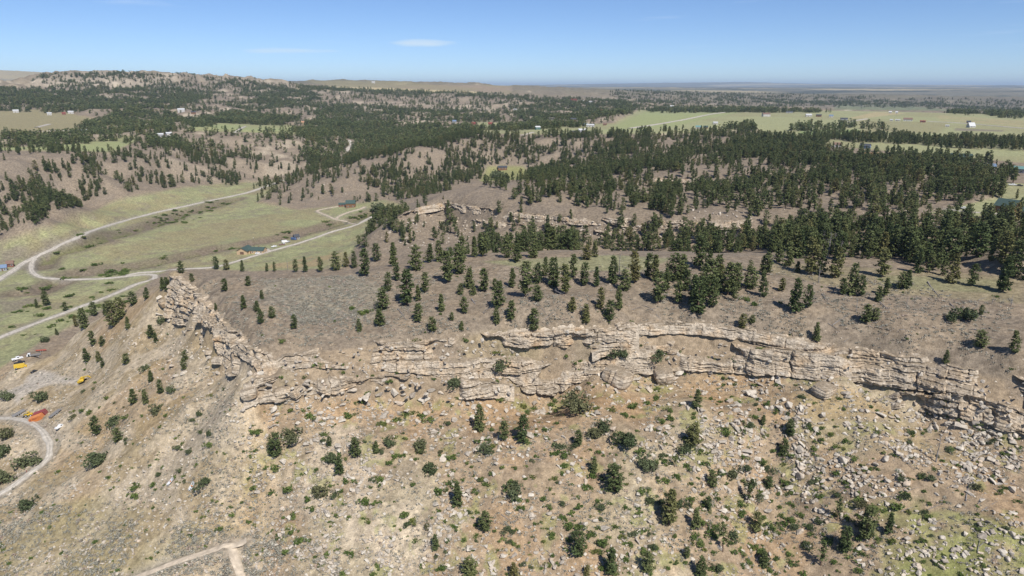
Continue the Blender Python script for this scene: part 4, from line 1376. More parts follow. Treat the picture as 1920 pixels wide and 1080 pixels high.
# forests: outline of the ground they stand on, nearest, farthest, share of ground under crowns
FORESTS = [
    ([(900, 476), (1000, 470), (1150, 466), (1300, 466), (1480, 470), (1600, 478), (1800, 492), (1920, 505), (2000, 510), (2000, 455), (1700, 445), (1400, 448), (1100, 452), (900, 462)], 270, 420, .5),
    ([(1470, 492), (1600, 505), (1760, 515), (1920, 535), (2050, 545), (2050, 480), (1800, 480), (1500, 470)], 215, 420, .4),
    ([(1060, 505), (1270, 500), (1450, 505), (1430, 545), (1280, 575), (1120, 560)], 215, 330, .2),
    ([(720, 500), (900, 482), (1000, 478), (1100, 486), (1000, 500), (850, 510)], 250, 420, .10),
    ([(860, 472), (1920, 500), (2100, 480), (2100, 405), (1740, 418), (1500, 415), (1300, 428), (1000, 440)], 365, 545, .44),
    ([(640, 475), (700, 445), (740, 400), (790, 400), (900, 430), (900, 452), (760, 460)], 540, 760, .10),
    ([(690, 445), (715, 405), (755, 400), (760, 430), (720, 445)], 560, 800, .45),
    ([(795, 398), (900, 405), (1300, 428), (1300, 448), (1000, 450), (860, 452)], 420, 640, .2),
    ([(840, 374), (950, 350), (1010, 345), (1300, 400), (1300, 412), (1000, 398), (900, 386)], 460, 760, .24),
    ([(1000, 352), (1100, 330), (1300, 325), (1500, 300), (1870, 345), (1868, 382), (1740, 396), (1600, 420), (1300, 405), (1100, 385)], 400, 900, .27),
    ([(1290, 345), (1400, 335), (1850, 338), (1868, 380), (1740, 394), (1500, 400), (1300, 385)], 400, 760, .27),
    ([(985, 345), (1010, 270), (1060, 262), (1200, 262), (1400, 262), (1500, 280), (1900, 325), (1880, 350), (1300, 332), (1050, 345)], 600, 1300, .3),
    ([(1360, 275), (1400, 258), (1560, 262), (1520, 295), (1400, 300)], 700, 1300, .55),
    ([(1480, 262), (1600, 266), (1920, 284), (2050, 290), (2050, 270), (1750, 262), (1560, 254)], 700, 1250, .60),
    ([(1500, 285), (1620, 290), (1760, 296), (1900, 330), (1880, 345), (1700, 330), (1500, 310)], 600, 1000, .3),
    ([(1150, 262), (1400, 255), (1400, 248), (1250, 250), (1150, 252), (1050, 250), (950, 252), (900, 262)], 950, 1400, .30),
    ([(690, 318), (760, 290), (830, 272), (900, 256), (980, 256), (1010, 280), (1000, 318), (920, 312), (880, 345), (800, 372), (740, 378), (700, 350)], 850, 1350, .42),
    ([(470, 378), (530, 350), (620, 318), (690, 308), (710, 345), (700, 385), (620, 378), (520, 385)], 850, 1150, .14),
    ([(470, 350), (530, 335), (600, 318), (560, 340), (500, 362)], 900, 1150, .35),
    ([(575, 318), (560, 245), (600, 222), (740, 236), (900, 244), (880, 262), (790, 285), (700, 306), (650, 316)], 1080, 2200, .62),
    ([(440, 346), (405, 300), (370, 262), (440, 252), (560, 255), (620, 312), (540, 326), (480, 318)], 1060, 1560, .24),
    ([(225, 268), (320, 258), (380, 275), (455, 346), (420, 350), (380, 322), (320, 296), (250, 284)], 1000, 1500, .55),
    ([(0, 445), (-100, 440), (-100, 300), (0, 345), (90, 305), (200, 292), (330, 292), (430, 345), (330, 352), (205, 366), (130, 396)], 640, 1250, .26),
    ([(75, 310), (190, 300), (195, 360), (140, 392), (60, 410), (90, 350)], 650, 1200, .5),
    ([(-80, 292), (95, 290), (215, 290), (150, 282), (60, 276), (-80, 272)], 1000, 1350, .45),
    ([(90, 275), (150, 268), (240, 258), (345, 245), (350, 232), (190, 245), (90, 258), (-50, 262), (-50, 275)], 1230, 2100, .62),
    ([(150, 242), (250, 206), (330, 220), (440, 226), (370, 240), (250, 245)], 1700, 2600, .55),
    ([(-50, 168), (300, 166), (420, 174), (340, 200), (280, 215), (130, 225), (60, 205), (-50, 214)], 2250, 3600, .55),
    ([(80, 142), (130, 139), (180, 138), (340, 142), (390, 148), (340, 146), (200, 143), (130, 148)], 3000, 4300, .5),
    ([(385, 146), (560, 160), (600, 188), (500, 215), (420, 200), (450, 172)], 2500, 4200, .5),
    ([(430, 212), (600, 228), (560, 240), (360, 228)], 1900, 2700, .55),
    ([(560, 195), (700, 200), (950, 212), (940, 232), (600, 226)], 1950, 3050, .26),
    ([(940, 192), (1180, 210), (1130, 238), (1000, 236), (950, 210)], 1700, 3200, .45),
    ([(555, 163), (900, 178), (1180, 192), (1180, 198), (900, 186), (555, 172)], 2600, 5600, .40),
    ([(850, 243), (1000, 238), (1130, 235), (1000, 244), (900, 247)], 1300, 2000, .5),
    ([(1000, 190), (1200, 200), (1420, 206), (1560, 212), (1420, 214), (1200, 208)], 2200, 4300, .50),
    ([(1150, 172), (1500, 180), (1920, 190), (1920, 200), (1500, 198), (1150, 195)], 3000, 7000, .20),
    ([(1420, 190), (1660, 192), (1920, 205), (1920, 213), (1700, 200), (1420, 200)], 2800, 5500, .28),
    ([(1360, 246), (1375, 236), (1415, 236), (1418, 246)], 1200, 2200, .5),
    ([(1480, 250), (1490, 236), (1560, 240), (1590, 236), (1595, 244), (1560, 248)], 1000, 2000, .4),
    ([(1606, 243), (1625, 238), (1655, 240), (1655, 246), (1630, 246)], 1000, 2000, .45),
    ([(1840, 212), (1920, 216), (1920, 222), (1860, 218)], 1300, 3200, .3),
    ([(1780, 208), (1830, 210), (1830, 214), (1785, 213)], 1300, 3200, .35),
    ([(1860, 395), (1925, 395), (1925, 440), (1840, 425)], 300, 520, .3),
]
FORESTS += [([(-50, 445), (0, 441), (130, 398), (205, 372), (200, 335), (0, 350), (-50, 350)], 560, 1150, .42), ([(1280, 490), (1460, 500), (1440, 560), (1300, 585)], 215, 330, .12), ([(800, 380), (1000, 345), (1500, 300), (1900, 330), (1920, 440), (1300, 448), (900, 450), (760, 460), (700, 440)], 400, 900, .13),
            ([(690, 320), (1000, 255), (1500, 262), (1900, 310), (1880, 345), (1300, 335), (1000, 345), (880, 350), (700, 380)], 700, 1350, .19),
            ([(55, 150), (120, 139), (400, 146), (440, 170), (300, 170), (100, 168)], 2900, 4000, .34),
            ([(940, 900), (1180, 800), (1500, 770), (1720, 950), (1640, 1080), (960, 1080)], 60, 240, .012, .42),
            ([(1100, 720), (1500, 705), (1500, 800), (1150, 820)], 60, 245, .012, .4),
            ([(150, 600), (290, 600), (420, 720), (430, 780), (240, 790), (150, 700)], 150, 420, .012, .45)]
FORESTS.append(([(0, 170), (560, 175), (1200, 195), (1150, 250), (900, 260), (700, 300), (620, 330), (560, 390), (470, 380), (440, 345), (330, 352), (200, 368), (0, 440), (-80, 440), (-80, 170)], 700, 4200, .05))
THIN_OUT = [([(680, 470), (760, 400), (830, 372), (1000, 385), (1300, 402), (1300, 442), (1000, 452), (850, 456)], 430, 760, .7), ([(1280, 308), (1420, 308), (1600, 318), (1600, 327), (1400, 328), (1280, 332)], 500, 900, .25), ([(1280, 388), (1450, 378), (1480, 396), (1760, 398), (1760, 414), (1480, 414), (1280, 402)], 380, 640, .35),
            ([(1400, 425), (1480, 420), (1490, 445), (1400, 450)], 360, 600, .2), ([(1740, 378), (1880, 380), (1880, 398), (1740, 396)], 380, 640, .05), ([(900, 345), (1000, 340), (985, 312), (912, 312)], 900, 1200, .0),
            ([(820, 352), (930, 350), (960, 372), (860, 382), (800, 385)], 550, 800, .25), ([(930, 470), (1180, 470), (1180, 500), (930, 500)], 240, 360, .3), ([(1540, 270), (1640, 272), (1640, 280), (1540, 278)], 700, 1300, .1), ([(1560, 287), (1680, 290), (1680, 299), (1560, 297)], 600, 1000, .15)]
# bases of scattered pines
sx, sy, ssz, shh = [], [], [], []
rs = np.random.default_rng(99)
for k, fo in enumerate(FORESTS):
    poly, r0, r1, cov = fo[:4]
    hk = fo[4] if len(fo) > 4 else 1.0
    pp = np.array(poly, float)
    a0, _ = rays(pp[:, 0], pp[:, 1])
    t0, t1 = max(a0.min() - .01, TH[0]), min(a0.max() + .01, TH[-1])
    area = 0.5 * (r1 ** 2 - r0 ** 2) * (t1 - t0)
    crown = 20.0 if r0 < 1000 else (34.0 if r0 < 2000 else 70.0)
    n = int(min(area * cov * (1.0 if r1 < 430 else (1.0 if r1 < 1400 else (1.6 if cov >= .5 else 1.25))) / crown, 90000))
    th = rs.uniform(t0, t1, n)
    rr = np.sqrt(rs.uniform(r0 ** 2, r1 ** 2, n))
    x, y = rr * np.sin(th), rr * np.cos(th)
    z = ground(x, y)
    px, py, dep = project(x, y, z)
    jx = px + (vnoise(x / 25, y / 25, 5) - .5) * 30
    jy = py + (vnoise(x / 25, y / 25, 6) - .5) * np.where(r0 < 420, 26, 8)
    ok = in_poly(jx, jy, poly)
    cl = fbm(x / (30 if r0 < 1000 else 70), y / (30 if r0 < 1000 else 70), 200 + k, 3)
    ok &= rs.random(n) < np.clip((cl - 0.40) * 6.0 + (cov - .2) * 1.6, 0.08, 1)
    ok &= interp_grid(road_near, x, y) > 2.5
    if k == len(FORESTS) - 1:
        ok &= interp_grid(flat, x, y) < 0.3
    for tp, tr0, tr1, keepf in THIN_OUT:
        ins = in_poly(px, py, tp) & (rr > tr0) & (rr < tr1)
        ok &= ~ins | (rs.random(n) < keepf)
    sx.append(x[ok]); sy.append(y[ok]); ssz.append(z[ok])
    h = rs.uniform(0.55, 1.15, ok.sum()) * 13.0
    h *= np.where(rs.random(ok.sum()) < 0.3, rs.uniform(.35, .75, ok.sum()), 1.0) * hk
    shh.append(h * np.where((rr[ok] > 430) & (rr[ok] < 1400), 0.95, 1.0))
sx, sy, ssz, shh = map(np.concatenate, (sx, sy, ssz, shh))
order = np.argsort(np.hypot(sx, sy))
sx, sy, ssz, shh = sx[order], sy[order], ssz[order], shh[order]
print('scattered pines', len(sx))
# needle litter darkens the ground where trees stand close
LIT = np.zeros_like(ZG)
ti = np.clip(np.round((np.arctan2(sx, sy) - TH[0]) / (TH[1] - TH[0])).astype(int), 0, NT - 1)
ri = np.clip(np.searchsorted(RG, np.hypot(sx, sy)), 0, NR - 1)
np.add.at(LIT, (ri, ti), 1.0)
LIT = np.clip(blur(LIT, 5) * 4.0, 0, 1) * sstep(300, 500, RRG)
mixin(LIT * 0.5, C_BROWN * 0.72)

# ------------------------------------------------------------------ labels that point to one thing
USED = {}


def place_words(x, y, z):
    px, py, _ = project(np.array([x]), np.array([y]), np.array([z]))
    return float(px[0]) / 19.2, float(py[0]) / 10.8


def zone_words(x, y, z):
    r = math.hypot(x, y)
    px, py, _ = project(np.array([x]), np.array([y]), np.array([z]))
    px, py = float(px[0]), float(py[0])
    if r < 420 and py > 500 and z > 61 and px > 300:
        return 'on mesa top'
    if r < 420 and z > 61:
        return 'on mesa top'
    if r < 250 and px > 470:
        return 'on talus slope' if py > 740 else 'on cliff ledges'
    if r < 420:
        return 'on western slope'
    if z < 9 and px < 800:
        return 'in valley'
    return 'behind the mesa'


ONES = 'zero one two three four five six seven eight nine ten eleven twelve thirteen fourteen fifteen sixteen seventeen eighteen nineteen'.split()
TENS = ' _ twenty thirty forty fifty sixty seventy eighty ninety'.split(' ')[1:]


def spell(v):
    v = int(max(0, min(99, round(v))))
    if v < 20:
        return ONES[v]
    return ('_ ' + 'twenty thirty forty fifty sixty seventy eighty ninety').split()[v // 10 - 1] + (' ' + ONES[v % 10] if v % 10 else '')


def unique_label(head, x, y, z):
    a, b_ = place_words(x, y, z)
    for extra in ('', 'foremost ', 'neighbouring ', 'hindmost ', 'slightly larger ', 'slightly smaller ', 'overlapping ', 'partly hidden ', 'shaded ', 'squat ', 'leaning '):
        s = '%s%s, %s percent across, %s percent down' % (extra, head, spell(a), spell(b_))
        if s not in USED:
            USED[s] = 1
            return s
    return s


def in_view(x, y, z):
    px, py, _ = project(np.asarray(x), np.asarray(y), np.asarray(z))
    return (px > -5) & (px < 1925) & (py > 0) & (py < 1085)


def put_tree(name, meshes, x, y, z, h, wide, label, cat, group, rz=None, parts=('crown', 'trunk')):
    e = bpy.data.objects.new(name, None)
    e.empty_display_size = 0.5
    COL.objects.link(e)
    e.location = (x, y, z)
    e.rotation_euler = (random.uniform(-.03, .03), random.uniform(-.03, .03), random.uniform(0, 6.28) if rz is None else rz)
    e.scale = (h * wide, h * wide, h)
    e['label'] = label
    e['category'] = cat
    e['group'] = group
    for nm, me in zip(parts, meshes):
        o = bpy.data.objects.new(nm, me)
        COL.objects.link(o)
        o.parent = e
    return e


def instances(name, label, meshes, P, S, RZ, idx, tilt=0.0):
    """one mass of things nobody could count: points that carry copies of a few shapes"""
    hold = bpy.data.collections.new(name + '_shapes')
    for i, me in enumerate(meshes):
        hold.objects.link(bpy.data.objects.new('%s_shape_%02d' % (name, i), me))
    me = bpy.data.meshes.new(name)
    n = len(P)
    me.vertices.add(n)
    me.vertices.foreach_set('co', np.asarray(P, np.float32).ravel())
    a = me.attributes.new('size', 'FLOAT_VECTOR', 'POINT')
    a.data.foreach_set('vector', np.asarray(S, np.float32).ravel())
    a = me.attributes.new('turn', 'FLOAT_VECTOR', 'POINT')
    t = np.zeros((n, 3), np.float32)
    t[:, 2] = RZ
    if tilt:
        t[:, :2] = np.random.default_rng(n).normal(size=(n, 2)) * tilt
    a.data.foreach_set('vector', t.ravel())
    a = me.attributes.new('pick', 'INT', 'POINT')
    a.data.foreach_set('value', np.asarray(idx, np.int32))
    o = link(name, me, kind='stuff', label=label)
    ng = bpy.data.node_groups.new(name, 'GeometryNodeTree')
    ng.interface.new_socket('Geometry', in_out='INPUT', socket_type='NodeSocketGeometry')
    ng.interface.new_socket('Geometry', in_out='OUTPUT', socket_type='NodeSocketGeometry')
    gi = ng.nodes.new('NodeGroupInput')
    go = ng.nodes.new('NodeGroupOutput')
    ip = ng.nodes.new('GeometryNodeInstanceOnPoints')
    ci = ng.nodes.new('GeometryNodeCollectionInfo')
    ci.inputs['Collection'].default_value = hold
    ci.inputs['Separate Children'].default_value = True
    ci.inputs['Reset Children'].default_value = True
    ip.inputs['Pick Instance'].default_value = True

    def attr(nm, ty):
        q = ng.nodes.new('GeometryNodeInputNamedAttribute')
        q.data_type = ty
        q.inputs['Name'].default_value = nm
        return [s for s in q.outputs if s.enabled][0]
    ng.links.new(gi.outputs[0], ip.inputs['Points'])
    ng.links.new(ci.outputs[0], ip.inputs['Instance'])
    ng.links.new(attr('pick', 'INT'), ip.inputs['Instance Index'])
    er = ng.nodes.new('FunctionNodeEulerToRotation')
    ng.links.new(attr('turn', 'FLOAT_VECTOR'), er.inputs[0])
    ng.links.new(er.outputs[0], ip.inputs['Rotation'])
    ng.links.new(attr('size', 'FLOAT_VECTOR'), ip.inputs['Scale'])
    ng.links.new(ip.outputs[0], go.inputs[0])
    md = o.modifiers.new('spread', 'NODES')
    md.node_group = ng
    return o


# ------------------------------------------------------------------ trees
n_pine = 0
tree_xy = []
LIMIT = 300


def size_word(h, a, b_):
    return 'small' if h < a else ('tall' if h > b_ else 'medium')


P, h = spot(parse(PINES))
h = np.clip(h, 1.5, 24)
for i, ((x, y, z), hh_) in enumerate(zip(P, h)):
    lb = unique_label('%s dark pine %s' % (size_word(hh_, 7, 12.5), zone_words(x, y, z)), x, y, z)
    put_tree('pine_tree', PINE[i % len(PINE)], x, y, z - 0.1, hh_, random.uniform(0.95, 1.3) * (1.2 if hh_ < 7 else 1), lb, 'pine tree', 'pine trees of the mesa and its slopes')
    tree_xy.append((x, y))
    n_pine += 1
P, h = spot(parse(THINS))
for i, ((x, y, z), hh_) in enumerate(zip(P, h)):
    lb = unique_label('thin ragged pine %s' % zone_words(x, y, z), x, y, z)
    put_tree('pine_tree', THIN[i % 3], x, y, z - 0.1, hh_, random.uniform(0.95, 1.2), lb, 'pine tree', 'pine trees of the mesa and its slopes')
    tree_xy.append((x, y))
    n_pine += 1
txy = np.array(tree_xy)
# drop scattered pines that stand inside a listed one
near_i = np.hypot(sx, sy) < 430
kill = np.zeros(len(sx), bool)
for i in np.where(near_i)[0]:
    if np.min(np.hypot(txy[:, 0] - sx[i], txy[:, 1] - sy[i])) < 2.6:
        kill[i] = True
sx, sy, ssz, shh = (a[~kill] for a in (sx, sy, ssz, shh))
# which of them show: sample the sight line to the upper half of the tree
vis = in_view(sx, sy, ssz + shh * .5)
rr_ = np.hypot(sx, sy)
for t in np.linspace(0.25, 0.97, 60):
    vis &= ground(sx * t, sy * t) < CAM_H + (ssz + shh * 0.7 - CAM_H) * t
pixh = shh * FPX / np.maximum(rr_, 1) * np.where(vis, 1, 0)
big = np.argsort(-pixh)[:max(0, LIMIT - n_pine)]
isbig = np.zeros(len(sx), bool)
isbig[big] = True
for i in big:
    x, y, z, hh_ = sx[i], sy[i], ssz[i], shh[i]
    lb = unique_label('%s dark pine %s' % (size_word(hh_, 7, 12.5), zone_words(x, y, z)), x, y, z)
    put_tree('pine_tree', PINE[i % len(PINE)], x, y, z - 0.1, hh_, random.uniform(1.0, 1.35), lb, 'pine tree', 'pine trees of the mesa and its slopes')
rest = ~isbig
# leave out what stands unseen deep behind hills only when it is far outside the frame
d = rr_[rest]
mesh_set = PINE_MID + PINE_FAR
pick = np.where(d < 1250, rs.integers(0, len(PINE_MID), rest.sum()), len(PINE_MID) + rs.integers(0, len(PINE_FAR), rest.sum()))
wd = rs.uniform(0.85, 1.15, rest.sum()) * np.where(d > 1800, 1.25, 1.0)
hs = shh[rest]
instances('pine_forest', 'dark green pine forest covering the hills beyond the mesa', mesh_set, np.stack([sx[rest], sy[rest], ssz[rest] - 0.15], 1),
          np.stack([hs * wd, hs * wd, hs], 1), rs.uniform(0, 6.28, rest.sum()), pick)

P, h = spot(parse(JUNIS))
q = np.random.default_rng(55)
for poly, n, lo, hi in (([(1180, 760), (1500, 740), (1700, 900), (1640, 1080), (1100, 1080), (1000, 880)], 46, 1.1, 3.0), ([(560, 800), (1000, 780), (1100, 1070), (620, 1070)], 26, 1.0, 2.4), ([(120, 720), (420, 720), (460, 960), (150, 900)], 18, 1.0, 2.4), ([(1650, 800), (1910, 830), (1910, 1060), (1680, 1000)], 14, 1.0, 2.4)):
    pp = np.array(poly, float)
    a = q.uniform(pp.min(0), pp.max(0), (n * 2, 2))
    a = a[in_poly(a[:, 0], a[:, 1], poly)][:n]
    Q = hit(a[:, 0], a[:, 1])
    P = np.vstack([P, Q])
    h = np.concatenate([h, lo + (hi - lo) * q.random(len(Q)) ** 1.5])
for i, ((x, y, z), hh_) in enumerate(zip(P, h)):
    lb = unique_label('%s round juniper %s' % (size_word(hh_, 3, 5), zone_words(x, y, z)), x, y, z)
    put_tree('juniper', JUNI[i % 4], x, y, z - 0.1, hh_, random.uniform(0.95, 1.25), lb, 'juniper', 'junipers on the slopes')
P, h = spot(parse(SNAGS))
for i, ((x, y, z), hh_) in enumerate(zip(P, h)):
    lb = unique_label('bare grey dead tree %s' % zone_words(x, y, z), x, y, z)
    put_tree('dead_tree', SNAG[i % 3], x, y, z - 0.1, hh_, random.uniform(1.0, 1.6), lb, 'dead tree', 'dead standing trees', parts=('trunk', 'branch'))

# ------------------------------------------------------------------ shrubs
P, h = spot(parse(SHRUBS))
sh = [(x, y, z, min(hh_, 2.6) * random.uniform(0.8, 1.0), 1.15) for (x, y, z), hh_ in zip(P, h)]
rs = np.random.default_rng(123)


def scatter_px(poly, n, seed, r0=60, r1=450):
    """points spread evenly over the picture inside an outline, dropped onto the ground"""
    q = np.random.default_rng(seed)
    pp = np.array(poly, float)
    a = q.uniform(pp.min(0), pp.max(0), (n, 2))
    a = a[in_poly(a[:, 0], a[:, 1], poly)]
    P = hit(a[:, 0], a[:, 1])
    r = np.hypot(P[:, 0], P[:, 1])
    return P[(r > r0) & (r < r1)]


TALUS = [(460, 752), (600, 745), (800, 748), (1000, 740), (1180, 705), (1370, 695), (1530, 706), (1690, 760), (1760, 775), (1920, 815), (1920, 1080), (560, 1080), (470, 900)]
WEST = [(0, 700), (100, 690), (150, 640), (290, 590), (400, 680), (450, 755), (560, 1080), (0, 1080)]
LEDGE = [(480, 690), (700, 650), (930, 640), (1200, 625), (1500, 660), (1700, 700), (1500, 700), (1180, 690), (950, 720), (600, 705)]
MESAP = [(350, 520), (480, 660), (700, 635), (1000, 612), (1240, 600), (1560, 645), (1900, 700), (1900, 560), (1500, 500), (1000, 500), (600, 515)]
for poly, n, lo, hi, sd in ((TALUS, 800, .4, 1.6, 1), ([(1000, 760), (1500, 740), (1760, 960), (1640, 1080), (1050, 1080)], 240, .5, 1.9, 5), (WEST, 320, .35, 1.2, 2), (LEDGE, 110, .5, 1.5, 3), (MESAP, 90, .4, 1.2, 4)):
    for x, y, z in scatter_px(poly, n, 500 + sd):
        if float(interp_grid(road_near, x, y)) > 1.0:
            sh.append((x, y, z, lo + (hi - lo) * random.random() ** 1.6, random.uniform(1.0, 1.5)))
# valley: dark brush along the cut banks
for g in GULLY:
    p = smooth_line(px_line(g, 300), 6)
    for q in p:
        if random.random() < 0.42:
            x, y = q[0] + random.gauss(0, 7), q[1] + random.gauss(0, 10)
            sh.append((x, y, float(ground(x, y)), random.uniform(1.2, 3.6), random.uniform(1.5, 2.6)))
for poly, n in (([(180, 520), (200, 508), (240, 505), (235, 520)], 30), ([(505, 380), (500, 500), (540, 500)], 0), ([(240, 415), (330, 395), (410, 385), (400, 400), (320, 430)], 40), ([(0, 620), (120, 585), (240, 545), (260, 560), (120, 610), (0, 650)], 45),
                ([(650, 410), (700, 385), (740, 390), (700, 412)], 40), ([(0, 600), (60, 560), (200, 520), (230, 545), (60, 600)], 30)):
    for x, y, z in scatter_px(poly, n * 2, 700 + n, 300, 1200):
        if float(interp_grid(road_near, x, y)) > 2.0:
            sh.append((x, y, z, random.uniform(0.8, 3.0), random.uniform(1.3, 2.4)))
pz = np.array([s[3] * FPX / math.hypot(s[0], s[1]) if in_view(s[0], s[1], s[2] + .3) else 0 for s in sh])
od = np.argsort(-pz)
for i in od[:LIMIT]:
    x, y, z, hh_, wd_ = sh[i]
    o = link('shrub', SHRB[i % 5])
    o.location = (x, y, z - 0.05)
    o.scale = (hh_ * wd_, hh_ * wd_, hh_)
    o.rotation_euler = (0, 0, random.uniform(0, 6.28))
    o['label'] = unique_label('%s green shrub %s' % (size_word(hh_, 1.1, 2.0), zone_words(x, y, z)), x, y, z)
    o['category'] = 'shrub'
    o['group'] = 'green shrubs on the slopes and ledges'
rest = [sh[i] for i in od[LIMIT:]]
if rest:
    a = np.array(rest)
    instances('low_brush', 'small scattered green brush on the dry slopes', SHRB, a[:, :3] - [0, 0, .05], np.stack([a[:, 3] * a[:, 4], a[:, 3] * a[:, 4], a[:, 3]], 1), rs.uniform(0, 6.28, len(a)), rs.integers(0, 5, len(a)))

# ------------------------------------------------------------------ boulders and loose stones (x, y, size in pixels)
BOULD = '''1157 713 48;1243 706 40;1498 845 28;1497 895 38;1545 781 26;1530 806 17;1408 738 30;1545 736 38;1585 741 24;1420 876 15;1328 839 20;1480 916 19;1522 943 17;1018 773 24;1003 757 18;1120 776 22;973 780 19;855 818 15;840 823 16;990 856 13;1073 881 14;1197 901 17;1128 956 15;1133 993 22;720 782 30;733 795 16;696 946 15;715 1001 15;912 904 18;830 862 24;838 872 16;325 686 24;318 678 16;345 702 22;330 706 14;1060 722 28;1048 712 20;1070 738 18;918 742 24;906 735 18;866 735 20;468 740 34;500 735 26;530 738 30;556 737 28;580 733 26;640 738 20;662 735 24;690 742 26;712 740 22;740 738 30;775 744 30;800 742 28;810 733 20;616 733 18
1415 745 20;1436 736 16;1378 800 18;1390 830 22;1400 848 20;1352 800 14;1364 798 14;1430 880 16;1456 800 18;1472 803 16;1492 788 14;1516 790 16;1500 770 24;1480 762 26;1462 765 20;1528 770 15;1440 960 18;1530 860 14;1640 870 20;1660 862 22;1625 880 16;1650 925 18;1600 885 15;1560 870 14;1705 770 18;1730 785 16;1725 805 15;1745 805 17;1800 800 24;1830 795 22;1860 812 26;1880 800 30;1900 830 24;1890 850 18;1850 850 16;1870 870 18;1840 985 20;1765 1065 20;1720 1065 24;1700 1010 18;1810 900 20;1900 920 30;1880 900 20;1350 1028 16;1500 1000 22;1550 980 16;1610 1030 16;1755 910 14;1440 1010 12;1402 1025 14;1420 1050 12
930 870 16;960 850 12;895 845 14;880 840 10;780 872 14;750 865 14;735 850 16;760 850 12;690 845 14;680 830 12;655 835 18;660 815 14;700 890 16;660 880 12;610 870 12;590 850 14;560 828 22;575 835 20;590 826 18;548 835 14;535 826 14;610 840 14;470 800 14;455 770 16;480 760 14;440 790 10;420 760 12;410 700 16;395 720 14;370 700 12;390 690 12;300 590 18;318 600 16;340 610 14;350 625 16;310 570 20;300 560 18;335 590 14;1110 860 12;1130 850 12;1160 835 14;1200 840 12;1225 855 14;1240 840 16;1265 830 14;1280 860 16;1290 800 14;1320 790 16;1250 800 14;1200 765 12;1230 770 12;1330 860 12;1300 880 16;1310 770 14;1340 770 12;1180 715 22;1195 712 20;1210 702 24;1330 700 16;1180 690 26;1265 712 22;1275 700 20;1140 725 16;1100 742 20;1085 730 18'''
P, w = spot(parse(BOULD))
a = np.array(parse(BOULD))
_, _, dep = project(P[:, 0], P[:, 1], P[:, 2])
bl = [(x, y, z, wp * d_ / FPX) for (x, y, z), wp, d_ in zip(P, a[:, 2], dep)]
rs = np.random.default_rng(321)
for poly, n, sd, lo, hi in ((TALUS, 14000, 21, .3, 2.6), (WEST, 11000, 22, .25, 1.7), (LEDGE, 2600, 23, .35, 2.4), (MESAP, 900, 24, .3, .9),
                            ([(480, 770), (720, 760), (900, 960), (780, 1080), (560, 1060)], 2600, 25, .3, 1.9),
                            ([(1280, 780), (1500, 760), (1560, 900), (1420, 960), (1300, 900)], 1500, 26, .5, 2.9),
                            ([(1560, 850), (1900, 800), (1920, 930), (1600, 930)], 1500, 27, .4, 2.8),
                            ([(290, 560), (340, 600), (440, 700), (460, 750), (380, 730), (300, 640)], 350, 28, .5, 2.0),
                            ([(1000, 748), (1400, 702), (1560, 712), (1700, 775), (1860, 815), (1900, 880), (1500, 900), (1280, 880)], 420, 34, .8, 4.6), ([(470, 755), (1000, 745), (1000, 860), (520, 860)], 200, 35, .7, 3.4),
                            ([(700, 440), (780, 400), (900, 420), (960, 450), (760, 465)], 800, 29, .8, 4.0),
                            ([(900, 410), (1500, 430), (1500, 445), (950, 450)], 900, 30, .8, 4.0),
                            ([(1000, 330), (1400, 335), (1400, 350), (1050, 345)], 260, 31, 1.5, 5.0),
                            ([(1280, 390), (1760, 395), (1760, 420), (1280, 410)], 300, 32, 1.0, 4.0),
                            ([(480, 370), (640, 330), (700, 340), (640, 372)], 160, 33, 1.5, 5.0)):
    Q = scatter_px(poly, n, 900 + sd, 60, 1200)
    dens = fbm(Q[:, 0] / 9, Q[:, 1] / 9, 333, 3)
    Q = Q[rs.random(len(Q)) < np.clip((dens - .38) * 5, .04, 1)]
    s_ = lo + (hi - lo) * rs.random(len(Q)) ** 3.2
    rn = interp_grid(road_near, Q[:, 0], Q[:, 1])
    for (x, y, z), q, d_ in zip(Q, s_, rn):
        if d_ > 0.8:
            bl.append((x, y, z, q))
# lumps of rock fallen along the foot of every cliff
for nm in ('nose', 'front', 'lower_left', 'main_right', 'far_right', 'lower_right'):
    ft = CLIFFS[nm]['foot']
    for q in ft[::2]:
        if rs.random() < 0.75:
            t = rs.uniform(0.0, 7.0)
            r = math.hypot(q[0], q[1])
            x, y = q[0] * (1 - t / r) + rs.normal() * .8, q[1] * (1 - t / r) + rs.normal() * .8
            bl.append((x, y, float(ground(x, y)), 0.6 + 2.6 * rs.random() ** 2.5))
# blocks set in the cliff bands themselves
for nm, ng, lo, hi in (('nose', 14, .8, 2.0), ('front', 60, .8, 2.2), ('lower_left', 50, 1.3, 3.2), ('main_right', 24, .9, 2.2), ('far_right', 26, 1.0, 2.6), ('lower_right', 30, 1.1, 2.8), ('second_mesa', 60, 1.2, 3.2), ('second_mesa_back', 40, 1.2, 3.2)):
    c_ = CLIFFS[nm]
    for _ in range(ng):
        i_ = rs.integers(2, len(c_['rim']) - 2)
        t = rs.random()
        q = c_['rim'][i_] * (1 - t) + c_['foot'][i_] * t
        r = math.hypot(q[0], q[1])
        o_ = rs.uniform(-.2, 1.6)
        s0 = lo + (hi - lo) * rs.random() ** 1.6
        bl.append((q[0] * (1 - o_ / r), q[1] * (1 - o_ / r), q[2] - s0 * .3, s0))
pz = np.array([s[3] * FPX / math.hypot(s[0], s[1]) if in_view(s[0], s[1], s[2]) else 0 for s in bl])
od = np.argsort(-pz)
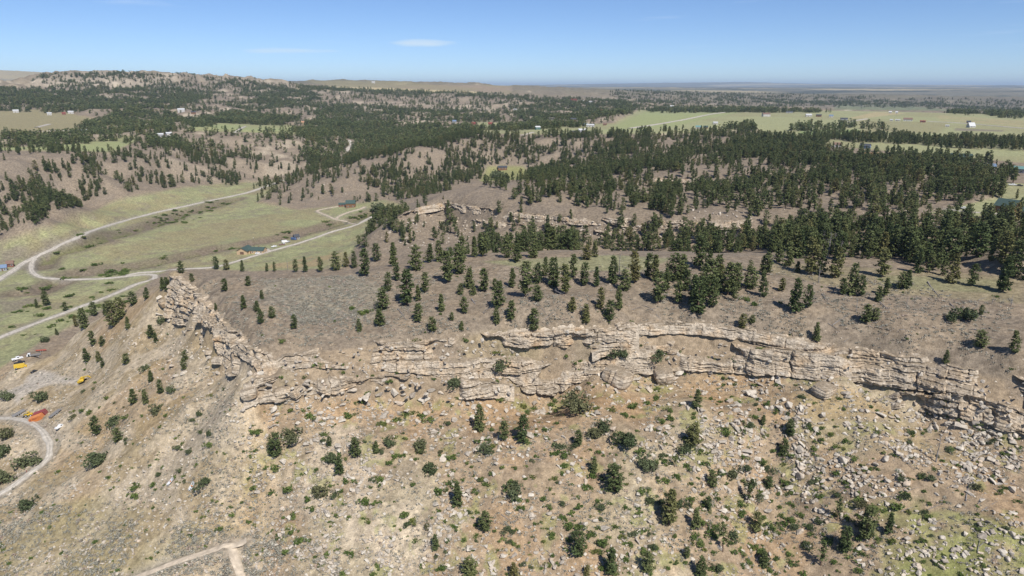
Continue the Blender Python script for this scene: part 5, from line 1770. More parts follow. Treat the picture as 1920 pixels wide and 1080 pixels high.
for i in od[:LIMIT]:
    x, y, z, q = bl[i]
    o = link('boulder', BIGROCK[i % 4] if q > 4.6 and z > 50 else ROCK[i % 12])
    o.location = (x, y, z + q * 0.12)
    q = q * .85 if q > 4 else q
    o.scale = (q, q, q * random.uniform(0.7, 1.05))
    o.rotation_euler = (random.gauss(0, .22), random.gauss(0, .22), random.uniform(0, 6.28))
    o['label'] = unique_label('%s angular boulder %s' % (size_word(q, 2.4, 3.6).replace('tall', 'large'), zone_words(x, y, z)), x, y, z)
    o['category'] = 'boulder'
    o['group'] = 'sandstone boulders below the cliffs'
a = np.array([bl[i] for i in od[LIMIT:]])
q = a[:, 3]
instances('loose_stones', 'pale loose stones littering the slopes', ROCK, a[:, :3] + np.stack([q * 0, q * 0, q * .1], 1), np.stack([q, q, q * rs.uniform(.7, 1.1, len(q))], 1), rs.uniform(0, 6.28, len(q)), rs.integers(0, 12, len(q)), tilt=.3)
print('stones', len(a))

# ------------------------------------------------------------------ sagebrush and tufts
S_ = []
for poly, n, sd, lo, hi, thr in ((TALUS, 8500, 41, .3, .7, .42), (WEST, 6500, 42, .3, .75, .38), (MESAP, 9000, 43, .35, .8, .34), ([(480, 525), (680, 515), (720, 560), (700, 610), (560, 610)], 1800, 44, .4, .8, .3),
                                 ([(0, 930), (430, 1000), (640, 1000), (640, 1080), (0, 1080)], 2600, 45, .4, 1.0, .36)):
    Q = scatter_px(poly, n, 1500 + sd)
    dens = fbm(Q[:, 0] / 12, Q[:, 1] / 12, 444 + sd, 3)
    Q = Q[rs.random(len(Q)) < np.clip((dens - thr) * 5, .03, 1)]
    Q = Q[interp_grid(road_near, Q[:, 0], Q[:, 1]) > 0.6]
    S_.append(np.c_[Q, rs.uniform(lo, hi, len(Q))])
a = np.vstack(S_)
print('sage', len(a))
instances('sagebrush', 'grey sagebrush dotting the mesa top and lower slopes', SAGE, a[:, :3] - [0, 0, .03], np.stack([a[:, 3] * 1.25, a[:, 3] * 1.25, a[:, 3]], 1), rs.uniform(0, 6.28, len(a)), rs.integers(0, 4, len(a)))

# ------------------------------------------------------------------ fallen logs
lg = parse(LOGS)
q = np.random.default_rng(77)
for poly, n in (([(1500, 560), (1900, 560), (1900, 690), (1560, 640)], 22), ([(1450, 850), (1900, 850), (1900, 1070), (1500, 1070)], 34), ([(850, 860), (1300, 860), (1300, 1060), (850, 1060)], 16), ([(550, 570), (1250, 560), (1250, 600), (600, 620)], 20)):
    pp = np.array(poly, float)
    for _ in range(n):
        x_, y_ = q.uniform(pp.min(0), pp.max(0))
        an, ln = q.uniform(-1.1, 1.1), q.uniform(12, 30)
        if in_poly(np.array([x_]), np.array([y_]), poly)[0]:
            lg.append((x_, y_, x_ + ln * math.cos(an), y_ + ln * math.sin(an) * .6))
for i, (x0, y0, x1, y1) in enumerate(lg):
    A_, B_ = hit([x0, x1], [y0, y1])
    L = np.linalg.norm(B_ - A_)
    if L > 16:
        B_ = A_ + (B_ - A_) * 16 / L
        B_[2] = float(ground(B_[0], B_[1]))
        L = 16
    dv = Vector(B_ - A_)
    o = link('fallen_log', LOG[i % 4])
    o.location = Vector((A_ + B_) / 2) + Vector((0, 0, 0.12))
    o.rotation_euler = dv.to_track_quat('X', 'Z').to_euler()
    o.scale = (L, max(3.6, L * .65), max(3.6, L * .65))
    o['label'] = unique_label('grey fallen log %s' % zone_words(*A_), *((A_ + B_) / 2))
    o['category'] = 'log'
    o['group'] = 'fallen dead logs'
# ------------------------------------------------------------------ buildings and vehicles
for nm, c_, rg in (('wall_white', (.50, .485, .45), .7), ('wall_tan', (.52, .38, .24), .8), ('wall_red', (.22, .08, .06), .7), ('wall_brown', (.20, .11, .06), .8), ('wall_grey', (.32, .32, .32), .8), ('wall_green', (.07, .16, .14), .7), ('wall_blue', (.12, .17, .26), .7),
                   ('roof_green', (.060, .092, .082), .6), ('roof_dark', (.07, .075, .085), .6), ('roof_white', (.54, .54, .535), .5), ('roof_red', (.24, .06, .05), .6), ('roof_blue', (.16, .22, .32), .5), ('roof_orange', (.50, .27, .17), .7), ('roof_brown', (.20, .13, .10), .7), ('roof_teal', (.16, .28, .26), .5),
                   ('paint_white', (.78, .78, .77), .3), ('paint_yellow', (.62, .42, .05), .4), ('paint_orange', (.60, .22, .07), .45), ('paint_maroon', (.27, .06, .06), .5), ('paint_red', (.36, .09, .06), .4), ('paint_blue', (.08, .13, .25), .35), ('paint_dark', (.03, .03, .035), .4), ('paint_silver', (.48, .49, .50), .35),
                   ('rubber', (.025, .025, .025), .9), ('steel', (.22, .21, .20), .5), ('pane', (.04, .05, .06), .12), ('door_paint', (.16, .10, .07), .7), ('trim', (.66, .64, .60), .7), ('brick', (.30, .17, .12), .9), ('pole_wood', (.16, .12, .09), .9)):
    plain(nm, c_, rg, 0.10, 1.5)


def boxes(lst):
    V, F = [], []
    for x0, x1, y0, y1, z0, z1 in lst:
        k = len(V)
        V += [(x0, y0, z0), (x1, y0, z0), (x1, y1, z0), (x0, y1, z0), (x0, y0, z1), (x1, y0, z1), (x1, y1, z1), (x0, y1, z1)]
        F += [(k, k + 3, k + 2, k + 1), (k + 4, k + 5, k + 6, k + 7), (k, k + 1, k + 5, k + 4), (k + 1, k + 2, k + 6, k + 5), (k + 2, k + 3, k + 7, k + 6), (k + 3, k, k + 4, k + 7)]
    return V, F


def extrude(profile, y0, y1):
    n = len(profile)
    V = [(x, y0, z) for x, z in profile] + [(x, y1, z) for x, z in profile]
    F = [tuple(range(n)), tuple(range(2 * n - 1, n - 1, -1))] + [(i, n + i, n + (i + 1) % n, (i + 1) % n) for i in range(n)]
    return V, F


def part(name, vf, mat, parent, bevel=0.0, smooth=False):
    me = mesh_from(name, vf[0], [tuple(f) for f in vf[1]], mat, smooth)
    bm = bmesh.new()
    bm.from_mesh(me)
    bmesh.ops.recalc_face_normals(bm, faces=bm.faces)
    if bevel:
        bmesh.ops.bevel(bm, geom=list(bm.edges), offset=bevel, segments=1, affect='EDGES')
    bm.to_mesh(me)
    bm.free()
    return link(name, me, parent)


def stand(name, px, py, turn, label, cat, group=None, footprint=2.0, rmin=90.0, sink=0.0):
    """an empty on the ground at a picture point, turned from facing the camera; returns it with the metres per pixel there"""
    p = hit([px], [py], rmin)[0]
    az = math.atan2(p[0], p[1])
    _, _, dep = project(p[0], p[1], p[2])
    e = bpy.data.objects.new(name, None)
    COL.objects.link(e)
    e.location = (p[0], p[1], p[2] - sink)
    e.rotation_euler = (0, 0, -az + R(turn))
    e['label'] = label
    e['category'] = cat
    if group:
        e['group'] = group
    return e, float(dep) / FPX


def house(px, py, wpx, turn, wall, roof, label, depth=8.0, wh=3.0, rh=2.0, rmin=90.0, flat_roof=False, rich=False, cat='house', name='house', group='far houses and farm buildings', wide=None):
    e, k = stand(name, px, py, turn, label, cat, group, rmin=rmin)
    w = wide or max(5.0, wpx * k)
    depth = min(depth, w * 0.9)
    hw, hd = w / 2, depth / 2
    prof = [(-hd, -1.5), (hd, -1.5), (hd, wh), (0, wh + rh), (-hd, wh)]
    V, F = extrude(prof, -hw, hw)
    V = [(y, x, z) for x, y, z in V]
    part('wall', (V, F), wall, e)
    ov = 0.45
    sl = rh / hd
    th = 0.16
    o2 = hd + ov
    pr = [(-o2, wh - ov * sl + 0.03), (0, wh + rh + 0.03), (o2, wh - ov * sl + 0.03), (o2, wh - ov * sl + th + .03), (0, wh + rh + th + .05), (-o2, wh - ov * sl + th + .03)]
    V, F = extrude(pr, -hw - ov, hw + ov)
    V = [(y, x, z) for x, y, z in V]
    # the concave end outline is split into two quads
    F = [f for f in F if len(f) == 4] + [(0, 1, 4, 5), (1, 2, 3, 4), (6, 7, 10, 11), (7, 8, 9, 10)]
    rf = part('roof', (V, F), roof, e)
    part('door', boxes([(-0.5 - w * .1, 0.5 - w * .1, -hd - 0.06, -hd + 0.05, 0, 2.1)]), 'door_paint', e)
    n = max(2, min(6, int(w / 4)))
    for i in range(n):
        x = -hw + w * (i + 0.5) / n
        if abs(x + w * .1) < 1.0:
            continue
        wd = part('window', boxes([(x - 0.65, x + 0.65, -hd - 0.07, -hd + 0.05, 0.9, 2.2)]), 'trim', e)
        part('pane', boxes([(x - 0.52, x + 0.52, -hd - 0.10, -hd - 0.071, 1.02, 2.08)]), 'pane', wd)
    for s in (-1, 1):
        wd = part('window', boxes([(s * hw - .06, s * hw + .06, -0.6, 0.6, 0.9, 2.2)]), 'trim', e)
        part('pane', boxes([(s * hw + s * .08 - .015, s * hw + s * .08 + .015, -0.48, 0.48, 1.0, 2.1)]), 'pane', wd)
    if rich:
        part('chimney', boxes([(w * .2 - .4, w * .2 + .4, 0.3, 1.1, wh + rh * .5, wh + rh + 0.9)]), 'brick', rf)
    return e, w, depth


# the ranch on the near road: long wing with a porch gable across its end
e, w, dpt = house(478, 473.5, 40, -26, 'wall_tan', 'roof_green', 'long tan ranch house with grey green roof beside the valley road', depth=9, wh=3.0, rh=2.3, rmin=350, rich=True, group='ranch buildings in the valley')
gv = [(-5, -1.5), (5, -1.5), (5, 3.2), (0, 6.0), (-5, 3.2)]
V, F = extrude(gv, -8.5, 5)
part('wing_wall', ([(x - w / 2 + 1.5, y, z) for x, y, z in V], F), 'wall_tan', e)
pr = [(-5.7, 2.85), (0, 6.05), (5.7, 2.85), (5.7, 3.05), (0, 6.28), (-5.7, 3.05)]
V, F = extrude(pr, -9.2, 5.6)
F = [f for f in F if len(f) == 4] + [(0, 1, 4, 5), (1, 2, 3, 4), (6, 7, 10, 11), (7, 8, 9, 10)]
part('wing_roof', ([(x - w / 2 + 1.5, y, z) for x, y, z in V], F), 'roof_green', e)
part('garage_door', boxes([(-w / 2 - .3, -w / 2 + 3.3, -8.62, -8.4, 0, 2.5)]), 'door_paint', e)
house(658, 388, 17, -6, 'wall_brown', 'roof_green', 'two storey brown house with green metal roof in the upper valley', depth=9, wh=5.0, rh=3.4, rmin=500, rich=True, group='ranch buildings in the valley')
house(642, 386.5, 12, -8, 'wall_red', 'roof_green', 'low red shed with green roof next to the two storey house', depth=5.5, wh=2.6, rh=1.6, rmin=500, cat='shed', name='shed', group='ranch buildings in the valley')
house(942, 317, 17, 4, 'wall_brown', 'roof_dark', 'dark roofed house on the green lawn in the wooded canyon', depth=9, rmin=850, rich=True)
house(7, 507, 11, -10, 'wall_grey', 'roof_blue', 'small shed with blue roof beside the road at the left edge', depth=6, rmin=400, cat='shed', name='shed', group='ranch buildings in the valley')
house(20, 499.5, 7, -10, 'wall_red', 'roof_brown', 'small dark red shed near the road fork', depth=5, rmin=400, cat='shed', name='shed', group='ranch buildings in the valley')
HOUSES = [
    (1091, 249, 13, 10, 'wall_grey', 'roof_white', 'barn with bright white roof at the edge of the plateau meadow', 12, 4.5, 2.5, 'barn'),
    (1076, 250, 11, 10, 'wall_brown', 'roof_dark', 'dark low shed left of the white roofed barn', 8, 3, 1.5, 'shed'),
    (1008, 243, 9, 15, 'wall_green', 'roof_white', 'teal walled barn with white roof on the plateau', 10, 4.5, 2, 'barn'),
    (1107, 238, 14, -8, 'wall_white', 'roof_white', 'long white shed beside the plateau field', 9, 4, 1.6, 'shed'),
    (1097, 235.5, 8, 0, 'wall_grey', 'roof_blue', 'small house with blue roof behind the long white shed', 8, 3, 2, 'house'),
    (1134, 235, 7, 0, 'wall_brown', 'roof_brown', 'little brown shed right of the long white shed', 6, 3, 1.5, 'shed'),
    (903, 243, 8, 10, 'wall_white', 'roof_teal', 'white shed with teal roof peeking above the forest crest', 8, 3, 1.8, 'shed'),
    (1310, 241, 11, 0, 'wall_white', 'roof_teal', 'white farmhouse with pale green roof by the plateau pines', 9, 3.2, 2, 'house'),
    (1323, 241, 8, 0, 'wall_brown', 'roof_green', 'dark green roofed outbuilding beside the white farmhouse', 8, 3, 2, 'shed'),
    (1341, 233, 8, 12, 'wall_white', 'roof_white', 'white shed behind the plateau farmhouse', 9, 3.5, 1.5, 'shed'),
    (1249, 204, 8, -10, 'wall_white', 'roof_white', 'lower of the twin white buildings above the green field', 12, 5, 2.5, 'barn'),
    (1259, 203.5, 7, 10, 'wall_white', 'roof_white', 'taller of the twin white buildings above the green field', 12, 8, 3, 'barn'),
    (1283, 206, 4, 0, 'wall_white', 'roof_white', 'tiny white shed right of the twin white buildings', 8, 4, 2, 'shed'),
    (1366, 207.5, 14, 0, 'wall_blue', 'roof_dark', 'long dark blue barn by the far tree line', 14, 5, 2, 'barn'),
    (1396, 208, 9, 0, 'wall_white', 'roof_red', 'white and red roofed house by the far tree line', 12, 4, 2, 'house'),
    (1436, 218.5, 13, 20, 'wall_white', 'roof_brown', 'white barn with dark brown roof standing alone on the plateau', 12, 6, 3, 'barn'),
    (1480, 212, 12, 0, 'wall_grey', 'roof_dark', 'low dark shed row beyond the lone barn', 12, 4, 1.5, 'shed'),
    (1516, 218.5, 10, 8, 'wall_white', 'roof_white', 'white farmhouse among young shelter trees', 12, 4, 2.5, 'house'),
    (1535, 219, 9, -5, 'wall_brown', 'roof_dark', 'dark barn right of the farmhouse with shelter trees', 12, 4, 2, 'barn'),
    (1558, 220, 7, 5, 'wall_white', 'roof_blue', 'small pale house with bluish roof right of the dark barn', 10, 4, 2, 'house'),
    (1582, 227, 12, 5, 'wall_grey', 'roof_dark', 'grey shed with dark roof and gravel yard on the plateau', 12, 5, 2, 'shed'),
    (1702, 227, 15, 0, 'wall_white', 'roof_brown', 'wide house with dark brown roof amid a trailer yard', 14, 4, 3, 'house'),
    (1683, 227, 8, 0, 'wall_white', 'roof_white', 'white trailer home left of the wide brown roofed house', 6, 3, .8, 'trailer home'),
    (1671, 227, 5, 0, 'wall_white', 'roof_white', 'small white trailer at the end of the trailer yard', 6, 3, .8, 'trailer home'),
    (1730, 229.5, 9, 0, 'wall_red', 'roof_red', 'rusty red shed right of the trailer yard', 8, 3, 1, 'shed'),
    (1820, 239, 11, 35, 'wall_white', 'roof_white', 'bright white steep roofed barn on the bare plateau', 12, 3, 6, 'barn'),
    (1816, 231, 7, 0, 'wall_brown', 'roof_dark', 'small dark shed behind the steep white barn', 8, 3, 2, 'shed'),
    (1776, 238, 6, 0, 'wall_white', 'roof_white', 'low white trailer left of the steep white barn', 5, 3, .8, 'trailer home'),
    (1622, 278, 17, -10, 'wall_blue', 'roof_dark', 'blue grey house with dark roof between the two tree belts', 10, 3.2, 2.6, 'house'),
    (1569, 275, 13, 10, 'wall_white', 'roof_brown', 'house with brown hipped roof half hidden by pines', 10, 3.2, 2.4, 'house'),
    (1631, 296, 32, 0, 'wall_white', 'roof_orange', 'long house with orange tan roof in the pine belt', 10, 3.4, 2.6, 'house'),
    (1801, 300, 34, -6, 'wall_green', 'roof_green', 'large building with green metal roof among the pines', 12, 4, 3, 'barn'),
    (1853, 317, 20, 10, 'wall_grey', 'roof_blue', 'house with pale blue roof deep in the right pines', 9, 3, 2.2, 'house'),
    (1912, 324, 20, -20, 'wall_grey', 'roof_teal', 'grey barn with teal roof at the right edge of the upper meadow', 9, 4, 2, 'barn'),
    (1888, 398, 34, -22, 'wall_brown', 'roof_green', 'large brown lodge with dark green roof behind the right pines', 11, 4.5, 4.0, 'house'),
    (1921, 404, 20, -10, 'wall_brown', 'roof_green', 'brown garage with dark green roof at the right edge', 8, 3, 2.2, 'garage'),
    (150, 248, 11, 0, 'wall_white', 'roof_white', 'long white shed beside the pale yard in the far left pines', 10, 4, 1.5, 'shed'),
    (165, 247.5, 7, 10, 'wall_grey', 'roof_white', 'small white roofed shed next to the long white one', 9, 4, 1.5, 'shed'),
    (182, 249, 8, 0, 'wall_white', 'roof_blue', 'house with pale blue roof in the far left pines', 9, 4, 2.5, 'house'),
    (30, 211, 9, 0, 'wall_white', 'roof_white', 'white house below the far left ridge', 12, 5, 2.5, 'house'),
    (93, 216, 7, 0, 'wall_white', 'roof_white', 'white shed at the left end of the hill farm', 12, 5, 2, 'shed'),
    (120, 215, 6, 0, 'wall_red', 'roof_red', 'small red roofed shed in the hill farm', 10, 4, 2, 'shed'),
    (133, 213, 9, 0, 'wall_white', 'roof_white', 'largest white building of the hill farm', 12, 5, 2, 'barn'),
    (300, 256, 12, 0, 'wall_grey', 'roof_white', 'low grey barn at the left end of the meadow farm', 10, 4, 2, 'barn'),
    (317, 255, 10, 15, 'wall_white', 'roof_white', 'bright white barn of the meadow farm', 10, 5, 2, 'barn'),
    (340, 210, 12, 0, 'wall_white', 'roof_white', 'big white house on the wooded far hillside', 14, 7, 3, 'house'),
    (363, 213, 8, 0, 'wall_brown', 'roof_dark', 'dark roofed house right of the big white hillside house', 12, 4, 3, 'house'),
    (375, 227, 5, 0, 'wall_white', 'roof_white', 'little white shed at the edge of the far pine belt', 9, 4, 2, 'shed'),
    (568, 232, 6, 0, 'wall_tan', 'roof_orange', 'house with orange roof in the middle of the far forest', 10, 4, 2.5, 'house'),
    (677, 219, 11, 0, 'wall_grey', 'roof_dark', 'grey house with dark roof on the far hillside clearing', 12, 4, 3, 'house'),
    (697, 231, 7, 0, 'wall_blue', 'roof_blue', 'small blue shed below the grey hillside house', 9, 4, 2, 'shed'),
    (610, 227, 9, 0, 'wall_white', 'roof_blue', 'pale house with blue roof in the far central forest', 10, 4, 2.5, 'house'),
    (852, 230, 7, 0, 'wall_grey', 'roof_blue', 'grey blue house above the thin green meadow', 10, 4, 2.5, 'house'),
    (888, 234, 7, 0, 'wall_red', 'roof_red', 'red roofed barn above the thin green meadow', 10, 4, 2.5, 'barn'),
    (920, 234, 9, 0, 'wall_red', 'roof_red', 'wider red roofed barn above the plateau tree belt', 10, 4, 2.5, 'barn'),
    (966, 208, 6, 0, 'wall_white', 'roof_white', 'pale white tanks shed on the stony knoll', 9, 6, 1, 'shed'),
    (973, 208, 5, 0, 'wall_white', 'roof_white', 'second white shed on the stony knoll', 9, 5, 1, 'shed'),
    (1076, 189, 11, 0, 'wall_red', 'roof_red', 'long red purple barn on the far plain', 14, 6, 2, 'barn'),
    (1091, 191, 8, 0, 'wall_white', 'roof_white', 'white shed just right of the far red barn', 12, 5, 2, 'shed'),
    (1107, 193, 9, 0, 'wall_white', 'roof_white', 'pale shed second right of the far red barn', 12, 5, 2, 'shed'),
    (1075, 227, 10, 0, 'wall_brown', 'roof_dark', 'dark house on the slope above the white plateau shed', 10, 4, 3, 'house'),
    (1128, 209, 5, 0, 'wall_white', 'roof_red', 'tiny red and white house in the far belt of pines', 10, 4, 2, 'house'),
    (1669, 212.5, 5, 0, 'wall_white', 'roof_white', 'tiny white shed on the far rim of the plateau', 10, 4, 2, 'shed'),
    (1681, 213, 4, 0, 'wall_white', 'roof_white', 'last white shed on the far rim of the plateau', 9, 4, 2, 'shed'),
    (700, 156, 6, 0, 'wall_white', 'roof_white', 'lone white barn on the golden ridge below the skyline', 20, 8, 3, 'barn'),
]
for px, py, wp, tn, wl_, rf_, lb, dp, wh, rh, ct in HOUSES:
    house(px, py, wp, tn, wl_, rf_, lb, dp, wh, rh, rmin=300, cat=ct, name=ct.replace(' ', '_'))


def wheels(e, xs, y, r, wd=0.25):
    for x in xs:
        for s in (-1, 1):
            V, F = tube((x, s * y - wd / 2, r), (x, s * y + wd / 2, r), r, r, 12)
            F = F + [tuple(range(11, -1, -1)), tuple(range(12, 24))]
            wl_ = part('wheel', (V, F), 'rubber', e)
            V, F = tube((x, s * (y + .02) - wd / 2 - .01, r), (x, s * (y + .02) + wd / 2 + .01, r), r * .55, r * .55, 8)
            part('rim', (V, F + [tuple(range(7, -1, -1)), tuple(range(8, 16))]), 'paint_silver', wl_)


def vehicle(px, py, turn, kind, paint, label, scale=1.0, rmin=90.0, name='car', cat='car', group='parked vehicles'):
    e, k = stand(name, px, py, turn, label, cat, group, rmin=rmin)
    g = Vector((0, 0, 1))
    e.scale = (scale,) * 3
    if kind == 'car':
        L, W, body, cab = 4.4, 1.8, [(-2.2, .35), (2.2, .35), (2.2, .75), (1.9, .9), (-2.0, .95), (-2.2, .8)], [(-1.7, .9), (1.0, .88), (.35, 1.45), (-1.1, 1.48)]
    elif kind == 'pickup':
        L, W, body, cab = 5.4, 1.95, [(-2.7, .5), (2.7, .5), (2.7, 1.0), (2.5, 1.1), (-2.7, 1.15)], [(-.6, 1.1), (1.5, 1.1), (1.0, 1.8), (-.5, 1.85)]
    elif kind == 'van':
        L, W, body, cab = 6.0, 2.1, [(-3.0, .45), (3.0, .45), (3.0, 1.2), (2.3, 1.45), (1.9, 2.45), (-2.95, 2.5)], [(1.2, 1.45), (2.4, 1.42), (2.02, 2.2), (1.2, 2.25)]
    else:
        L, W, body, cab = 7.5, 2.4, [(-3.75, .8), (3.75, .8), (3.75, 1.1), (-3.75, 1.15)], [(1.6, 1.0), (3.7, 1.0), (3.6, 1.9), (3.1, 2.6), (1.7, 2.65)]
    part('body', extrude(body, -W / 2, W / 2), paint, e, bevel=0.06)
    cb = part('cabin', extrude(cab, -W / 2 + .1, W / 2 - .1), paint if kind != 'truck' else 'paint_white', e, bevel=0.04)
    cx_ = [p[0] for p in cab]
    cz_ = [p[1] for p in cab]
    zm0, zm1 = min(cz_) + .12, max(cz_) - .12
    for s in (-1, 1):
        y = s * (W / 2 - .1 if kind != 'van' else W / 2)
        part('side_window', boxes([(min(cx_) + .35, max(cx_) - .75, y - .015, y + .015, zm0, zm1)]), 'pane', cb)
        part('headlight', boxes([(L / 2 - .03, L / 2 + .02, s * W * .36 - .15, s * W * .36 + .15, .62, .78)]), 'trim', e)
    if kind == 'truck':
        part('flatbed', boxes([(-3.7, 1.4, -1.2, 1.2, 1.16, 1.3), (-3.7, 1.4, -1.2, -1.12, 1.3, 1.7), (-3.7, 1.4, 1.12, 1.2, 1.3, 1.7)]), 'steel', e)
    wheels(e, (-L * .32, L * .33), W / 2 - .1, .36 if kind in ('car',) else .45)
    return e


vehicle(1808, 391.5, 4, 'car', 'paint_white', 'white car parked on the grass beside the brown lodge', rmin=300)
vehicle(1912, 349, 0, 'car', 'paint_dark', 'black car on the gravel lot at the right edge', rmin=300)
vehicle(1898, 348, 10, 'pickup', 'paint_white', 'white pickup beside the black car on the gravel lot', rmin=300, name='pickup', cat='pickup')
vehicle(514, 463.5, 20, 'pickup', 'paint_white', 'white pickup parked right of the long ranch house', rmin=400, name='pickup', cat='pickup')
vehicle(483, 476, 18, 'car', 'paint_white', 'white car in front of the long ranch house', rmin=400)
vehicle(487, 475, 18, 'car', 'paint_silver', 'silver car next to the white one at the ranch house', rmin=400)
vehicle(534, 455, 10, 'van', 'paint_white', 'white camper van in the row beyond the ranch', rmin=400, name='van', cat='van')
vehicle(541, 454, 60, 'car', 'paint_silver', 'small silver car in the row beyond the ranch', rmin=400)
vehicle(529, 459.5, 15, 'truck', 'paint_red', 'flatbed truck with reddish bed near the ranch road', scale=.8, rmin=400, name='flatbed_truck', cat='truck')
vehicle(551, 450, -40, 'van', 'paint_blue', 'blue and white van beside the dark valley shed', rmin=400, name='van', cat='van')
house(556, 448.5, 7, 20, 'wall_grey', 'roof_dark', 'small dark shed at the far end of the ranch yard', depth=5, rmin=400, cat='shed', name='shed', group='ranch buildings in the valley')
vehicle(39, 690, -8, 'van', 'paint_yellow', 'bright yellow van in the equipment yard on the western slope', scale=.92, name='van', cat='van', group='vehicles in the equipment yard')
vehicle(37, 682, 8, 'pickup', 'paint_dark', 'dark brown pickup behind the yellow van', scale=.9, name='pickup', cat='pickup', group='vehicles in the equipment yard')
vehicle(33, 674.5, 10, 'pickup', 'paint_white', 'white and orange pickup at the far end of the equipment yard', scale=.95, name='pickup', cat='pickup', group='vehicles in the equipment yard')
vehicle(64, 669, 170, 'truck', 'paint_dark', 'white cabbed flatbed truck above the equipment yard', scale=.85, name='flatbed_truck', cat='truck', group='vehicles in the equipment yard')
vehicle(64, 698, 30, 'pickup', 'paint_dark', 'small dark wreck beside the gravel pad', scale=.6, name='pickup', cat='pickup', group='vehicles in the equipment yard')
vehicle(113, 802, 40, 'pickup', 'paint_white', 'white and red wreck below the containers', scale=.75, name='pickup', cat='pickup', group='vehicles in the equipment yard')


def slope_sit(e, L, W):
    """tilt a long thing to the ground under it"""
    rz = e.rotation_euler.z
    ax = np.array([math.cos(rz), math.sin(rz)])
    ay = np.array([-math.sin(rz), math.cos(rz)])
    o = np.array(e.location[:2])
    za, zb = float(ground(*(o + ax * L / 2))), float(ground(*(o - ax * L / 2)))
    zc, zd = float(ground(*(o + ay * W / 2))), float(ground(*(o - ay * W / 2)))
    X = Vector((ax[0] * L, ax[1] * L, za - zb)).normalized()
    Y = Vector((ay[0] * W, ay[1] * W, zc - zd)).normalized()
    Zv = X.cross(Y).normalized()
    Y = Zv.cross(X)
    e.rotation_euler = Matrix((X, Y, Zv)).transposed().to_euler()


def container(px, py, turn, paint, label, L=5.4, W=2.2, H=2.3):
    e, k = stand('shipping_container', px, py, turn, label, 'container', 'shipping containers', sink=.1)
    slope_sit(e, L, W)
    part('body', boxes([(-L / 2 + .05, L / 2 - .05, -W / 2 + .05, W / 2 - .05, .12, H - .05)]), paint, e)
    n = int(L / .3)
    for s in (-1, 1):
        part('corrugated_side', boxes([(-L / 2 + .1 + i * (L - .2) / n, -L / 2 + .1 + (i + .55) * (L - .2) / n, s * (W / 2 - .025) - .025, s * (W / 2 - .025) + .025, .2, H - .12) for i in range(n)]), paint, e)
    part('frame', boxes([(x - .06, x + .06, y - .06, y + .06, 0, H) for x in (-L / 2, L / 2) for y in (-W / 2, W / 2)] +
                        [(-L / 2 + .06, L / 2 - .06, y - .05, y + .05, z - .05, z + .05) for y in (-W / 2, W / 2) for z in (.06, H - .06)]), paint, e)
    d = part('door', boxes([(L / 2 - .045, L / 2 + .0, -W / 2 + .08, -.02, .15, H - .12), (L / 2 - .045, L / 2 + .0, .02, W / 2 - .08, .15, H - .12)]), paint, e)
    part('lock_rod', boxes([(L / 2 + .01, L / 2 + .05, y - .02, y + .02, .12, H - .1) for y in (-.75, -.35, .35, .75)]), 'steel', d)
    return e


c1 = container(72, 787, -36, 'paint_orange', 'orange shipping container beside the gravel track')
part('lettering', boxes([(-1.2 + i * .36, -1.2 + i * .36 + .26, -1.135, -1.127, 1.45, 1.75) for i in range(6)] + [(-2.4, -1.9, -1.135, -1.127, 1.3, 1.8)]), 'paint_maroon', c1)
c2 = container(80, 783.5, -36, 'paint_maroon', 'dark red shipping container behind the orange one')
c1m = c1.matrix_basis.copy()
off = c1m.to_3x3() @ Vector((0.25, 2.5, 0))
c2.location = c1.location + off
c2.location.z = max(c2.location.z, float(ground(c2.location.x, c2.location.y)) - .15)
c2.rotation_euler = c1.rotation_euler

# excavator
e, k = stand('excavator', 157, 716, -40, 'yellow excavator with lowered arm at the end of the gravel pad', 'excavator', sink=.05)
e.scale = (.9,) * 3
for s in (-1, 1):
    V, F = extrude([(-1.7, .25), (-1.4, 0), (1.4, 0), (1.7, .25), (1.7, .5), (1.4, .75), (-1.4, .75), (-1.7, .5)], s * 1.1 - .25, s * 1.1 + .25)
    part('track', (V, F), 'rubber', e)
part('turntable', boxes([(-.7, .7, -.7, .7, .6, .95)]), 'steel', e)
part('body', extrude([(-2.1, .95), (1.1, .95), (1.1, 1.5), (-.2, 1.9), (-1.9, 2.0), (-2.15, 1.6)], -1.15, 1.15), 'paint_yellow', e, bevel=.05)
cb = part('cab', extrude([(-.2, 1.45), (1.25, 1.3), (1.2, 2.3), (.9, 2.75), (-.2, 2.75)], .2, 1.12), 'paint_yellow', e, bevel=.04)
part('window', boxes([(1.0, 1.27, .3, 1.02, 1.7, 2.35), (0, 1.0, 1.1, 1.14, 1.75, 2.55)]), 'pane', cb)
bo_ = part('boom', extrude([(.7, 1.2), (1.0, 1.0), (3.0, 2.4), (4.9, 2.0), (4.95, 2.3), (2.9, 2.95), (2.5, 2.85)], -.25, .05), 'paint_yellow', e)
part('piston', tube((1.1, -.1, 1.0), (2.6, -.1, 2.3), .08, .06, 8), 'steel', bo_)
stk = part('stick', extrude([(4.6, 2.45), (5.1, 2.5), (5.6, .6), (5.3, .5)], -.22, .02), 'paint_yellow', e)
part('bucket', extrude([(5.2, .7), (5.8, .65), (6.1, .15), (5.7, -.15), (5.0, -.05), (5.5, .2)], -.55, .35), 'steel', e)
slope_sit(e, 4, 2.5)

